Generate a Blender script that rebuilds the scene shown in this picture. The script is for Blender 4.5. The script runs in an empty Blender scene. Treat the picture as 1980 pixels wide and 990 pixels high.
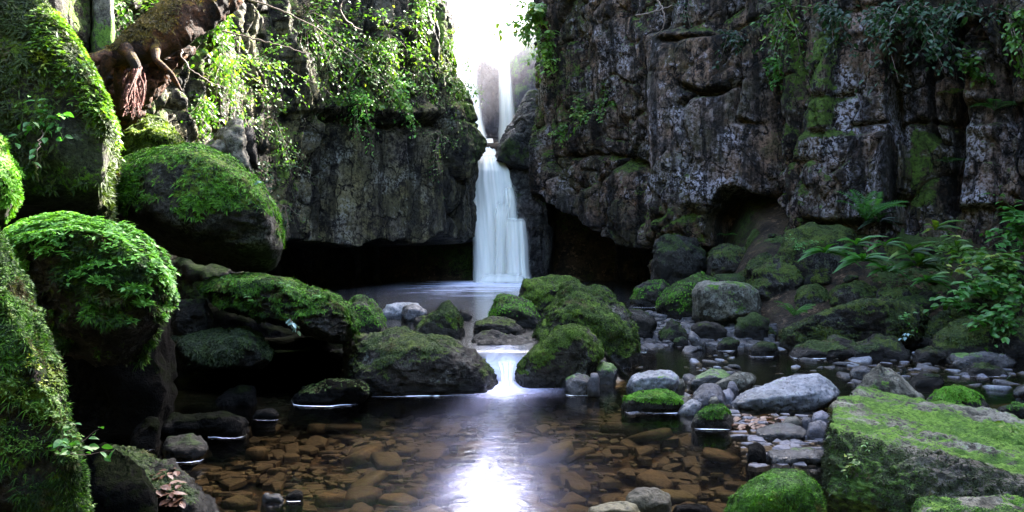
import bpy, bmesh, math, random
import numpy as np
from mathutils import Vector, Matrix

# ------------------------------------------------------------------ camera, sky, sun, exposure
SC = bpy.context.scene
COL = SC.collection
HC = 1.5           # camera height above the lower pool
F = 1554.0         # focal length in photo pixels
HOR = 470.0        # photo row of the horizon
cam_d = bpy.data.cameras.new("camera")
cam = bpy.data.objects.new("camera", cam_d)
COL.objects.link(cam)
cam.location = (0, 0, HC)
cam.rotation_euler = (math.radians(90), 0, 0)
cam_d.sensor_width = 36
cam_d.lens = 36 * F / 1980
cam_d.shift_y = -(495 - HOR) / 1980
cam_d.clip_start = 0.05
cam_d.clip_end = 500
SC.camera = cam

SUN_EL, SUN_AZ = 37.0, 38.0          # azimuth clockwise from +Y (the view direction)
w = bpy.data.worlds.new("World")
SC.world = w
w.use_nodes = True
nt = w.node_tree
bg = nt.nodes["Background"]
sky = nt.nodes.new("ShaderNodeTexSky")
sky.sky_type = 'NISHITA'
sky.sun_disc = False
sky.sun_elevation = math.radians(SUN_EL)
sky.sun_rotation = math.radians(SUN_AZ)
sky.air_density = 1.0
sky.dust_density = 4.0
nt.links.new(sky.outputs[0], bg.inputs[0])
bg.inputs[1].default_value = 0.15
sun_d = bpy.data.lights.new("sun", 'SUN')
sun_d.energy = 5.0
sun_d.angle = math.radians(0.5)
sun_d.color = (1.0, 0.95, 0.86)
sun = bpy.data.objects.new("sun", sun_d)
COL.objects.link(sun)
_a, _e = math.radians(SUN_AZ), math.radians(SUN_EL)
sdir = Vector((math.sin(_a) * math.cos(_e), math.cos(_a) * math.cos(_e), math.sin(_e)))
sun.rotation_euler = sdir.to_track_quat('Z', 'Y').to_euler()
SC.view_settings.view_transform = 'Standard'
SC.view_settings.look = 'None'
SC.view_settings.gamma = 1
SC.view_settings.exposure = 4.15
SC.cycles.max_bounces = 6
SC.cycles.diffuse_bounces = 3
SC.cycles.transparent_max_bounces = 24
SC.cycles.caustics_reflective = False
SC.cycles.caustics_refractive = False

# ------------------------------------------------------------------ numeric helpers
def W(px, py, D):
    return np.array([(px - 990) / F * D, D, HC - (py - HOR) / F * D])

def h3(ix, iy, iz, seed=0):
    n = (ix.astype(np.int64) * 374761393 + iy.astype(np.int64) * 668265263 + iz.astype(np.int64) * 2147483647 // 3 + seed * 974634777)
    n = (n ^ (n >> 13)) * 1274126177 & 0x7fffffffffff
    n = (n ^ (n >> 16)) * 2246822519 & 0x7fffffffffff
    return ((n >> 8) & 0xffffff) / float(0xffffff)

def vn(P, seed=0):
    I = np.floor(P).astype(np.int64)
    f = P - I
    u = f * f * (3 - 2 * f)
    r = 0
    for a in (0, 1):
        wx = u[:, 0] if a else 1 - u[:, 0]
        for b in (0, 1):
            wy = u[:, 1] if b else 1 - u[:, 1]
            for c in (0, 1):
                wz = u[:, 2] if c else 1 - u[:, 2]
                r = r + wx * wy * wz * h3(I[:, 0] + a, I[:, 1] + b, I[:, 2] + c, seed)
    return r * 2 - 1

def fbm(P, oct=4, seed=0, gain=0.5, lac=2.03):
    s, a, t = 0, 1.0, 0
    for k in range(oct):
        s = s + a * vn(P * lac ** k + 17.3 * k, seed + k)
        t += a
        a *= gain
    return s / t

def ridge(P, oct=4, seed=0, gain=0.5):
    s, a, t = 0, 1.0, 0
    for k in range(oct):
        s = s + a * (1 - 2 * np.abs(vn(P * 2.07 ** k + 9.1 * k, seed + k)))
        t += a
        a *= gain
    return s / t

def voro(x, z, seed=0):
    ix, iz = np.floor(x).astype(np.int64), np.floor(z).astype(np.int64)
    f1 = np.full(x.shape, 9.0); f2 = f1.copy()
    cx = np.zeros_like(x); cz = np.zeros_like(x); cid = np.zeros_like(x)
    o = np.zeros_like(ix)
    for a in (-1, 0, 1):
        for b in (-1, 0, 1):
            qx, qz = ix + a, iz + b
            px = qx + 0.1 + 0.8 * h3(qx, qz, o, seed)
            pz = qz + 0.1 + 0.8 * h3(qx, qz, o, seed + 1)
            d = np.hypot(x - px, z - pz)
            m = d < f1
            f2 = np.where(m, f1, np.minimum(f2, d))
            cx = np.where(m, px, cx); cz = np.where(m, pz, cz)
            cid = np.where(m, h3(qx, qz, o, seed + 2), cid)
            f1 = np.where(m, d, f1)
    return f1, f2, cid, x - cx, z - cz

def sst(a, b, x):
    t = np.clip((x - a) / (b - a), 0, 1)
    return t * t * (3 - 2 * t)

def mesh_np(name, V, faces, smooth=True, attrs=None, mat=None):
    me = bpy.data.meshes.new(name)
    V = np.asarray(V, dtype=np.float32)
    faces = np.asarray(faces, dtype=np.int32)
    n, k = faces.shape
    me.vertices.add(len(V))
    me.vertices.foreach_set("co", V.ravel())
    me.loops.add(n * k)
    me.loops.foreach_set("vertex_index", faces.ravel())
    me.polygons.add(n)
    me.polygons.foreach_set("loop_start", np.arange(0, n * k, k, dtype=np.int32))
    me.polygons.foreach_set("loop_total", np.full(n, k, dtype=np.int32))
    me.polygons.foreach_set("use_smooth", np.full(n, bool(smooth)))
    me.update(calc_edges=True)
    for a, v in (attrs or {}).items():
        at = me.attributes.new(a, 'FLOAT', 'POINT')
        at.data.foreach_set("value", np.asarray(v, dtype=np.float32))
    if mat:
        me.materials.append(mat)
    return me

def link(name, me, parent=None, label=None, cat=None, group=None, kind=None, loc=None):
    o = bpy.data.objects.new(name, me)
    COL.objects.link(o)
    if loc is not None:
        o.location = loc
    if parent is not None:
        o.parent = parent
    tag(o, label, cat, group, kind)
    return o

def tag(o, label=None, cat=None, group=None, kind=None):
    if label: o["label"] = label
    if cat: o["category"] = cat
    if group: o["group"] = group
    if kind: o["kind"] = kind
    return o

def vnormals(V, faces):
    a, b, c = V[faces[:, 0]], V[faces[:, 1]], V[faces[:, 2]]
    n = np.cross(b - a, c - a)
    if faces.shape[1] == 4:
        n = n + np.cross(c - a, V[faces[:, 3]] - a)
    N = np.zeros_like(V)
    for k in range(faces.shape[1]):
        for ax in range(3):
            N[:, ax] += np.bincount(faces[:, k], weights=n[:, ax], minlength=len(V))
    return N / (np.linalg.norm(N, axis=1, keepdims=True) + 1e-12)

_ico = {}
def ico(sub):
    if sub not in _ico:
        bm = bmesh.new()
        bmesh.ops.create_icosphere(bm, subdivisions=sub, radius=1)
        bm.verts.ensure_lookup_table()
        V = np.array([v.co[:] for v in bm.verts])
        Fc = np.array([[v.index for v in f.verts] for f in bm.faces])
        bm.free()
        _ico[sub] = (V, Fc)
    return _ico[sub]

def hull_planes(P):
    bm = bmesh.new()
    vs = [bm.verts.new(p) for p in P]
    r = bmesh.ops.convex_hull(bm, input=vs)
    bm.normal_update()
    pl = []
    for f in bm.faces:
        if f.calc_area() < 1e-7: continue
        n = np.array(f.normal[:]); d = float(np.dot(n, np.array(f.verts[0].co[:])))
        pl.append((n, d))
    bm.free()
    c = P.mean(0)
    out = []
    for n, d in pl:
        dd = d - n.dot(c)
        if dd < 0: n, dd = -n, -dd
        if any(n.dot(m) > 0.996 for m, _ in out): continue
        out.append((n, max(dd, 1e-3)))
    return c, np.array([n for n, _ in out]), np.array([d for _, d in out])

def rock_shape(P, sub, k=22, seed=0, chop=True):
    """A rounded convex rock from hull points P: returns verts, faces."""
    c, N, d = hull_planes(P)
    k = k * 1.6
    rq = np.random.default_rng(seed + 50)
    rn = rq.normal(size=(12, 3)); rn[:, 1] = -np.abs(rn[:, 1]) - 1.1; rn /= np.linalg.norm(rn, axis=1, keepdims=True)
    sp = ((P - c) @ rn.T).max(0)
    if chop: N = np.concatenate([N, rn]); d = np.concatenate([d, sp * rq.uniform(0.82, 0.99, 12)])
    U, Fc = ico(sub)
    ext = (P.max(0) - P.min(0)) / 2
    U = U * ext / ext.max()
    U = U / np.linalg.norm(U, axis=1, keepdims=True)
    q = np.maximum(U @ N.T, 0) / d
    m = q.max(1, keepdims=True)
    r = 1 / (m[:, 0] * ((q / m) ** k).sum(1) ** (1 / k))
    V = U * r[:, None]
    e0, e1 = P.min(0) - c, P.max(0) - c
    for ax in range(3 if chop else 0):
        lo, hi = V[:, ax].min(), V[:, ax].max()
        V[:, ax] = (V[:, ax] - lo) / (hi - lo) * (e1[ax] - e0[ax]) + e0[ax]
    return V + c, Fc

# ------------------------------------------------------------------ materials
def new_mat(name):
    m = bpy.data.materials.new(name)
    m.use_nodes = True
    m.node_tree.nodes.clear()
    return m

class NB:
    def __init__(s, m):
        s.t = m.node_tree; s.m = m
    def n(s, typ, **kw):
        nd = s.t.nodes.new(typ)
        for k, v in kw.items():
            if isinstance(k, str) and hasattr(nd, k): setattr(nd, k, v)
        return nd
    def l(s, a, b): s.t.links.new(a, b)
    def val(s, nd, i, v):
        if hasattr(v, 'is_linked'): s.l(v, nd.inputs[i])
        else: nd.inputs[i].default_value = v
    def noise(s, vec, scale, detail=4, rough=0.55, dist=0.0):
        nd = s.n("ShaderNodeTexNoise")
        s.l(vec, nd.inputs["Vector"])
        nd.inputs["Scale"].default_value = scale
        nd.inputs["Detail"].default_value = detail
        nd.inputs["Roughness"].default_value = rough
        nd.inputs["Distortion"].default_value = dist
        return nd.outputs[0]
    def vor(s, vec, scale, feature='F1'):
        nd = s.n("ShaderNodeTexVoronoi"); nd.feature = feature
        s.l(vec, nd.inputs["Vector"]); nd.inputs["Scale"].default_value = scale
        return nd.outputs["Distance"]
    def ramp(s, v, a, b, lo=0.0, hi=1.0):
        nd = s.n("ShaderNodeMapRange"); nd.interpolation_type = 'SMOOTHSTEP'
        s.val(nd, 0, v); nd.inputs[1].default_value = a; nd.inputs[2].default_value = b
        nd.inputs[3].default_value = lo; nd.inputs[4].default_value = hi
        return nd.outputs[0]
    def math(s, op, a, b=0.0, clamp=False):
        nd = s.n("ShaderNodeMath"); nd.operation = op; nd.use_clamp = clamp
        s.val(nd, 0, a); s.val(nd, 1, b)
        return nd.outputs[0]
    def mix(s, f, a, b, mode='MIX'):
        nd = s.n("ShaderNodeMix"); nd.data_type = 'RGBA'; nd.blend_type = mode
        s.val(nd, 0, f)
        for i, v in ((6, a), (7, b)):
            if hasattr(v, 'is_linked'): s.l(v, nd.inputs[i])
            else: nd.inputs[i].default_value = (*v, 1)
        return nd.outputs[2]
    def attr(s, name):
        nd = s.n("ShaderNodeAttribute"); nd.attribute_name = name
        return nd.outputs["Fac"]
    def pos(s, stretch=(1, 1, 1)):
        g = s.n("ShaderNodeNewGeometry")
        mp = s.n("ShaderNodeMapping"); mp.inputs["Scale"].default_value = stretch
        s.l(g.outputs["Position"], mp.inputs[0])
        return mp.outputs[0]
    def bump(s, h, dist, strength=1.0, normal=None):
        nd = s.n("ShaderNodeBump"); s.l(h, nd.inputs["Height"])
        nd.inputs["Distance"].default_value = dist; nd.inputs["Strength"].default_value = strength
        if normal is not None: s.l(normal, nd.inputs["Normal"])
        return nd.outputs[0]
    def out(s, sh, vol=None):
        o = s.n("ShaderNodeOutputMaterial")
        if sh is not None: s.l(sh, o.inputs[0])
        if vol is not None: s.l(vol, o.inputs[1])
    def pbsdf(s, col, rough=0.8, normal=None, spec=0.4):
        p = s.n("ShaderNodeBsdfPrincipled")
        if hasattr(col, 'is_linked'): s.l(col, p.inputs["Base Color"])
        else: p.inputs["Base Color"].default_value = (*col, 1)
        s.val(p, "Roughness", rough)
        p.inputs["Specular IOR Level"].default_value = spec
        if normal is not None: s.l(normal, p.inputs["Normal"])
        return p.outputs[0]

def rock_mat(name, dark=(0.05, 0.048, 0.045), light=(0.20, 0.19, 0.18), lichen=(0.42, 0.42, 0.45), lich=0.5,
             moss_a=(0.022, 0.055, 0.008), moss_b=(0.075, 0.17, 0.018), rough=0.75, sc=1.0, stain=None, bump=0.02, tint=None, fine=30, spec=0.2):
    m = new_mat(name); b = NB(m)
    p = b.pos()
    n1 = b.noise(p, 2.2 * sc, 6, 0.66, 0.3)
    n2 = b.noise(p, 9 * sc, 6, 0.72, 0.2)
    n3 = b.noise(p, fine, 5, 0.75)
    f = b.math('ADD', b.math('MULTIPLY', n1, 0.5), b.math('ADD', b.math('MULTIPLY', n2, 0.3), b.math('MULTIPLY', n3, 0.2)))
    col = b.mix(b.ramp(f, 0.42, 0.60), dark, light)
    if tint:
        col = b.mix(b.ramp(b.noise(p, 1.1 * sc, 5, 0.65), 0.48, 0.60), col, tint)
    if stain:
        col = b.mix(b.ramp(b.noise(p, 0.55, 5, 0.65), 0.46, 0.58, 0.0, 0.4), col, b.mix(b.ramp(n2, 0.42, 0.6), (0.03, 0.024, 0.022), (0.17, 0.14, 0.135)))
        vs = b.n("ShaderNodeTexVoronoi"); vs.feature = 'DISTANCE_TO_EDGE'; vs.inputs["Scale"].default_value = 1.5
        wv = b.n("ShaderNodeVectorMath"); wv.operation = 'ADD'
        nv = b.n("ShaderNodeTexNoise"); nv.inputs["Scale"].default_value = 1.6; nv.inputs["Detail"].default_value = 5; b.l(b.pos(), nv.inputs["Vector"])
        b.l(b.pos((1.2, 1.2, 0.5)), wv.inputs[0]); b.l(nv.outputs["Color"], wv.inputs[1]); b.l(wv.outputs[0], vs.inputs["Vector"])
        crk = b.ramp(vs.outputs["Distance"], 0.004, 0.03, 0.9, 0.0)
    # lichen blotches and speckles
    lm = b.math('MULTIPLY', b.ramp(n2, 0.50, 0.56), b.ramp(b.noise(p, 3.1 * sc, 6, 0.72, 0.4), 0.60 - 0.14 * lich, 0.66 - 0.12 * lich))
    la = b.math('MULTIPLY', b.ramp(b.math('ADD', b.math('MULTIPLY', n3, 0.6), b.math('MULTIPLY', n2, 0.4)), 0.47, 0.56), b.attr("lichen"))
    if stain: la = b.math('MULTIPLY', la, b.ramp(b.noise(p, 0.9, 4, 0.6), 0.44, 0.56, 0.15, 1.0))
    lf = b.math('MAXIMUM', b.math('MULTIPLY', lm, min(1, lich * 1.3)), la)
    lf = b.math('MULTIPLY', lf, b.math('MULTIPLY', b.ramp(n3, 0.38, 0.54, 0.25, 1.0), b.math('SUBTRACT', 1.0, b.attr("wet"))))
    col = b.mix(lf, col, lichen)
    col = b.mix(b.ramp(n3, 0.36, 0.48, 0.85, 0.0), col, tuple(x * 0.2 for x in dark))
    if stain:
        ps = b.pos((2.4, 2.4, 0.16))
        st = b.ramp(b.noise(ps, 1.1, 5, 0.65, 0.25), 0.47, 0.58)
        col = b.mix(b.math('MULTIPLY', st, stain), col, tuple(x * 0.35 for x in dark))
    if stain: col = b.mix(crk, col, (0.004, 0.003, 0.003))
    mm = b.attr("moss")
    mf = b.ramp(b.math('ADD', mm, b.math('ADD', b.math('MULTIPLY', b.math('SUBTRACT', n2, 0.5), 1.6), b.math('MULTIPLY', b.math('SUBTRACT', n3, 0.5), 1.2))), 0.40, 0.62)
    mc = b.mix(b.ramp(b.math('ADD', b.math('MULTIPLY', n3, 0.55), b.math('MULTIPLY', b.noise(p, 5, 4, 0.65), 0.45)), 0.42, 0.58), moss_a, moss_b)
    col = b.mix(mf, col, mc)
    wet = b.attr("wet")  # carries real damp and, on cliffs and slab, painted shade
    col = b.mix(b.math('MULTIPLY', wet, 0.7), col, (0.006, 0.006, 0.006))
    h = b.math('ADD', b.math('MULTIPLY', n2, 0.55), b.math('MULTIPLY', n3, 0.35))
    h = b.math('ADD', h, b.math('MULTIPLY', b.noise(p, fine * 3, 3, 0.7), b.ramp(mm, 0.3, 0.6, 0.06, 0.16)))
    if stain: h = b.math('SUBTRACT', h, b.math('MULTIPLY', crk, 0.8))
    nrm = b.bump(h, bump * 4)
    rg = b.math('SUBTRACT', b.math('ADD', rough, b.math('MULTIPLY', mf, 0.2)), b.math('MULTIPLY', wet, 0.45))
    b.out(b.pbsdf(col, rg, nrm, spec))
    return m

def leaf_mat(name, a, c, yellow=None, trans=0.35, rough=0.45):
    m = new_mat(name); b = NB(m)
    p = b.pos()
    oi = b.n("ShaderNodeObjectInfo")
    f = b.math('ADD', b.math('MULTIPLY', b.noise(p, 9, 2), 0.6), b.math('MULTIPLY', oi.outputs["Random"], 0.35))
    f = b.math('ADD', f, b.math('MULTIPLY', b.math('SUBTRACT', b.attr("rnd"), 0.5), 0.5))
    col = b.mix(b.ramp(f, 0.25, 0.7), a, c)
    if 'moss' in name: col = b.mix(b.ramp(b.noise(p, 3.5, 5, 0.7), 0.56, 0.66, 0.0, 0.7), col, (0.075, 0.055, 0.014))
    if yellow: col = b.mix(b.ramp(b.noise(p, 2.3, 3), 0.56, 0.66), col, yellow)
    d = b.pbsdf(col, rough, None, 0.5)
    t = b.n("ShaderNodeBsdfTranslucent")
    b.l(b.mix(1.0, col, (1.25, 1.3, 0.5), 'MULTIPLY'), t.inputs[0])
    mx = b.n("ShaderNodeMixShader"); mx.inputs[0].default_value = trans
    b.l(d, mx.inputs[1]); b.l(t.outputs[0], mx.inputs[2])
    b.out(mx.outputs[0])
    return m

M = {}
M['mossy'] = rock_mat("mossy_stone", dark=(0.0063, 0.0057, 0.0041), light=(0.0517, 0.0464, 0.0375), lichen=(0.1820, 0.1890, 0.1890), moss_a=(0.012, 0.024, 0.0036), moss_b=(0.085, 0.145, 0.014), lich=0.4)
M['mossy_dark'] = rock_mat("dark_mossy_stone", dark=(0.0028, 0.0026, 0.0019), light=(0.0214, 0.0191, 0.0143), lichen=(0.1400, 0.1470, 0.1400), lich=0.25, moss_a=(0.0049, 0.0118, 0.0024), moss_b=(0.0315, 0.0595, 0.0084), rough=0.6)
M['brown_moss'] = rock_mat("olive_mossy_stone", dark=(0.0047, 0.0037, 0.0031), light=(0.0335, 0.0273, 0.0220), lichen=(0.2380, 0.2520, 0.2310), lich=0.35, moss_a=(0.0098, 0.0171, 0.0034), moss_b=(0.0665, 0.0945, 0.0154), rough=0.7)
M['grey'] = rock_mat("grey_stone", dark=(0.0935, 0.1020, 0.1190), light=(0.2125, 0.2210, 0.2550), lichen=(0.2380, 0.2890, 0.2380), lich=0.5, rough=0.5, sc=1.6, bump=0.004, fine=40)
M['wet'] = rock_mat("wet_stone", dark=(0.0165, 0.0165, 0.0187), light=(0.0715, 0.0715, 0.0825), lichen=(0.3, 0.3, 0.36), lich=0.3, rough=0.32, spec=0.5, sc=1.8, bump=0.01)
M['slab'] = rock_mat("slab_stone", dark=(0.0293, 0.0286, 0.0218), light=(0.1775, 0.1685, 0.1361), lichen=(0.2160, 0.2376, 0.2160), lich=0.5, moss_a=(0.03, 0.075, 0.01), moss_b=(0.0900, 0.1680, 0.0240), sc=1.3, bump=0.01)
M['black'] = rock_mat("shade_black_stone", dark=(0.0013, 0.0013, 0.0013), light=(0.0043, 0.0043, 0.0043), lichen=(0.0297, 0.0297, 0.0322), lich=0.2, moss_a=(0.0014, 0.0024, 0.0007), moss_b=(0.0038, 0.0060, 0.0014), rough=0.9, spec=0.04)  # near-black, so deep shade is carried by the stone colour
M['cliff_l'] = rock_mat("left_cliff_stone", dark=(0.0101, 0.0082, 0.0050), light=(0.2074, 0.1792, 0.0767), lichen=(0.2599, 0.2617, 0.2310), lich=0.35, stain=0.75, sc=0.7, bump=0.035, fine=17, tint=(0.0688, 0.0625, 0.0303), moss_a=(0.03, 0.05, 0.01), moss_b=(0.09, 0.15, 0.02))
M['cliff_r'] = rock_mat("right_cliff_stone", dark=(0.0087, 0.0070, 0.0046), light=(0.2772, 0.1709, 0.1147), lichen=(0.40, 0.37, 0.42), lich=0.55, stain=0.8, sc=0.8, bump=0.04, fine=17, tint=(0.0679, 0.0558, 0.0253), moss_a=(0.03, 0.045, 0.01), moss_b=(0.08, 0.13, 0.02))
M['cliff_far'] = rock_mat("far_wet_stone", dark=(0.0240, 0.0240, 0.0300), light=(0.0840, 0.0840, 0.1080), lich=0.2, stain=0.8, sc=0.7, rough=0.5, fine=12)
M['ledge'] = rock_mat("wet_ledge_stone", dark=(0.008, 0.008, 0.008), light=(0.07, 0.067, 0.062), lichen=(0.14, 0.14, 0.14), lich=0.4, moss_a=(0.010, 0.018, 0.004), moss_b=(0.035, 0.055, 0.010), rough=0.5, bump=0.035, fine=17, stain=0.6, sc=0.8)
M['earth'] = rock_mat("bank_earth", dark=(0.0053, 0.0035, 0.0018), light=(0.0457, 0.0295, 0.0147), lichen=(0.16, 0.1, 0.06), lich=0.6, moss_a=(0.0084, 0.0168, 0.0035), moss_b=(0.0350, 0.0595, 0.0098))
M['root'] = rock_mat("mossy_root", dark=(0.006, 0.003, 0.0015), light=(0.075, 0.028, 0.010), lichen=(0.16, 0.055, 0.014), lich=0.7, moss_a=(0.04, 0.028, 0.005), moss_b=(0.13, 0.085, 0.014))
M['redroot'] = rock_mat("red_root_fibre", dark=(0.04, 0.008, 0.005), light=(0.22, 0.07, 0.05), lich=0.1, sc=4)
M['moss'] = leaf_mat("moss_frond", (0.006, 0.026, 0.002), (0.085, 0.25, 0.008), trans=0.25, rough=0.8)
M['moss_dark'] = leaf_mat("dark_moss_frond", (0.010, 0.02, 0.005), (0.05, 0.085, 0.014), trans=0.2, rough=0.8)
M['moss_shade'] = leaf_mat("shade_moss_frond", (0.003, 0.006, 0.002), (0.020, 0.034, 0.008), trans=0.1, rough=0.9)  # moss darkened to deepen the painted shade of the slab's front
M['moss_olive'] = leaf_mat("olive_moss_frond", (0.006, 0.014, 0.002), (0.070, 0.135, 0.010), trans=0.2, rough=0.85)
M['moss_yel'] = leaf_mat("yellow_moss_frond", (0.03, 0.06, 0.006), (0.15, 0.22, 0.02), trans=0.3, rough=0.8)
M['moss_rust'] = leaf_mat("rusty_moss_frond", (0.05, 0.035, 0.006), (0.20, 0.13, 0.018), trans=0.2, rough=0.8)
M['leaf'] = leaf_mat("green_leaf", (0.025, 0.08, 0.010), (0.09, 0.21, 0.025), yellow=(0.16, 0.24, 0.03))
M['leaf_mint'] = leaf_mat("mint_leaf", (0.04, 0.15, 0.022), (0.16, 0.40, 0.065))
M['leaf_lit'] = leaf_mat("lit_leaf", (0.05, 0.13, 0.012), (0.13, 0.25, 0.03), yellow=(0.25, 0.30, 0.04))  # sunlight painted into the leaf green: lighter and yellower
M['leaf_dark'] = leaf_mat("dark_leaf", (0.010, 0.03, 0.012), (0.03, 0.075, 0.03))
M['leaf_brown'] = leaf_mat("dead_leaf", (0.10, 0.045, 0.025), (0.30, 0.17, 0.10), trans=0.15)
M['leaf_pale'] = leaf_mat("pale_leaf", (0.18, 0.30, 0.30), (0.4, 0.5, 0.5), trans=0.15)
m = new_mat("twig_bark"); b = NB(m); b.out(b.pbsdf(b.mix(b.noise(b.pos(), 14, 4), (0.06, 0.04, 0.03), (0.26, 0.19, 0.15)), 0.8)); M['twig'] = m
m = new_mat("stem_green"); b = NB(m); b.out(b.pbsdf((0.07, 0.12, 0.03), 0.6)); M['stem'] = m
# stones on the stream bed
def bed_mat(name, a, c):
    m = new_mat(name); b = NB(m); p = b.pos()
    oi = b.n("ShaderNodeObjectInfo")
    f = b.math('ADD', b.math('MULTIPLY', b.noise(p, 9, 6, 0.7), 0.7), b.math('MULTIPLY', oi.outputs["Random"], 0.3))
    col = b.mix(b.ramp(f, 0.25, 0.75), a, c)
    col = b.mix(b.ramp(b.noise(p, 38, 4, 0.7), 0.5, 0.72), col, tuple(x * 0.4 for x in a))
    b.out(b.pbsdf(col, 0.6, b.bump(b.noise(p, 30, 5, 0.7), 0.02)))
    return m
M['bed'] = bed_mat("brown_bed_stone", (0.009, 0.007, 0.004), (0.078, 0.055, 0.031))
M['bed_grey'] = bed_mat("olive_bed_stone", (0.02, 0.017, 0.008), (0.085, 0.075, 0.038))
M['cobble'] = bed_mat("blue_grey_cobble", (0.03, 0.03, 0.037), (0.15, 0.15, 0.185))

def water_mat(name, tint, rough, bumpd, stretch, bscale, foam_glare_col=(0.70, 0.68, 0.95)):
    m = new_mat(name); b = NB(m)
    p = b.pos(stretch)
    h = b.math('ADD', b.noise(p, bscale, 3, 0.5, 0.4), b.math('MULTIPLY', b.noise(p, bscale * 4, 3, 0.5), 0.25))
    nrm = b.bump(h, bumpd)
    tr = b.n("ShaderNodeBsdfTransparent"); tr.inputs[0].default_value = (*tint, 1)
    gl = b.n("ShaderNodeBsdfGlossy"); gl.inputs["Roughness"].default_value = rough; b.l(nrm, gl.inputs["Normal"])
    fr = b.n("ShaderNodeFresnel"); fr.inputs[0].default_value = 1.333; b.l(nrm, fr.inputs["Normal"])
    mx = b.n("ShaderNodeMixShader"); b.l(fr.outputs[0], mx.inputs[0]); b.l(tr.outputs[0], mx.inputs[1]); b.l(gl.outputs[0], mx.inputs[2])
    foam = b.attr("foam")  # real foam plus reflections painted in as foam
    ps = b.pos((1, 1, 1))
    fn = b.ramp(b.math('ADD', foam, b.math('MULTIPLY', b.math('SUBTRACT', b.noise(ps, 5.0, 4, 0.6, 1.2), 0.5), b.math('MULTIPLY', foam, 1.3))), 0.0, 1.0)
    df = b.n("ShaderNodeBsdfDiffuse"); df.inputs[0].default_value = (*foam_glare_col, 1)
    m2 = b.n("ShaderNodeMixShader"); b.l(fn, m2.inputs[0]); b.l(mx.outputs[0], m2.inputs[1]); b.l(df.outputs[0], m2.inputs[2])
    b.out(m2.outputs[0])
    return m
M['water'] = water_mat("stream_water", (0.80, 0.67, 0.47), 0.065, 0.004, (1, 1.6, 1), 7)
M['water_up'] = water_mat("upper_pool_water", (0.12, 0.11, 0.11), 0.16, 0.012, (1, 2.2, 1), 5, (0.72, 0.76, 0.95))
def veil_mat(name, dens=1.0):
    m = new_mat(name); b = NB(m)
    u = b.n("ShaderNodeUVMap")
    mp = b.n("ShaderNodeMapping"); b.l(u.outputs[0], mp.inputs[0]); mp.inputs["Scale"].default_value = (7, 0.55, 1)
    st = b.noise(mp.outputs[0], 1.6, 5, 0.62, 0.15)
    a = b.attr("alpha")
    cov = b.math('MULTIPLY', a, b.ramp(b.math('ADD', st, b.math('MULTIPLY', a, 0.25)), 0.28, 0.72, 0.75, 1.0))
    cov = b.math('MULTIPLY', cov, dens, clamp=True)
    d = b.n("ShaderNodeBsdfDiffuse")
    b.l(b.mix(b.ramp(st, 0.35, 0.65), (0.80, 0.82, 0.74), (0.95, 0.94, 0.86)), d.inputs[0])
    t = b.n("ShaderNodeBsdfTranslucent"); t.inputs[0].default_value = (0.95, 0.95, 0.88, 1)
    ms = b.n("ShaderNodeMixShader"); ms.inputs[0].default_value = 0.2; b.l(d.outputs[0], ms.inputs[1]); b.l(t.outputs[0], ms.inputs[2])
    tr = b.n("ShaderNodeBsdfTransparent")
    m2 = b.n("ShaderNodeMixShader"); b.l(cov, m2.inputs[0]); b.l(tr.outputs[0], m2.inputs[1]); b.l(ms.outputs[0], m2.inputs[2])
    b.out(m2.outputs[0])
    return m
M['veil'] = veil_mat("silky_falling_water")
M['veil_thin'] = veil_mat("thin_falling_water", 0.75)
m = new_mat("foam"); b = NB(m); b.out(b.pbsdf((0.85, 0.86, 0.95), 0.5)); M['foam'] = m

# ------------------------------------------------------------------ ground
def ground_z(x, y):
    P = np.stack([x, y, np.zeros_like(x)], 1)
    z = -0.30 + 0.05 * fbm(P * 1.3, 3, 5)
    z = z + 0.10 * sst(9.0, 12.0, y) * sst(2.6, 1.4, x)
    z = z + 0.10 * sst(12.3, 15.5, y) + 0.1 * sst(10, 13, y) * sst(1.2, 2, x)
    # right bank
    d = ((x - 3.6) * 4 + (y - 12) * 5.6) / 6.88 - 0.75
    s = sst(0, 1.4, x - (2.6 + (y - 10) * 0.18))
    bank = np.clip(d, -0.5, 8) * 0.46 * s
    z = z + np.where(bank > 0, bank + 0.25 * sst(0, 0.6, bank), 0) + np.clip(bank, 0, 1) * 0.25 * fbm(P * 1.1, 4, 9)
    # shoal under the flat stones on the right
    z = z + 0.22 * np.exp(-(((x - 2.1) / 0.8) ** 2 + ((y - 7.2) / 0.9) ** 2)) + 0.27 * sst(2.9, 3.9, x) * sst(9.0, 7.5, y) * sst(3.2, 5.5, y)
    # left bank
    xl = -2.1 - 0.25 * np.clip(6 - y, -1, 3) * 0.2
    z = z + 0.10 * np.clip(xl - x - 0.8, 0, 5) * sst(14, 10, y) + 0.08 * sst(0, 1.2, xl - x) * sst(14, 10, y)
    # gorge floor climbs behind the lower fall
    z = z + 5.0 * sst(25.6, 27.2, y)
    return z

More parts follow.
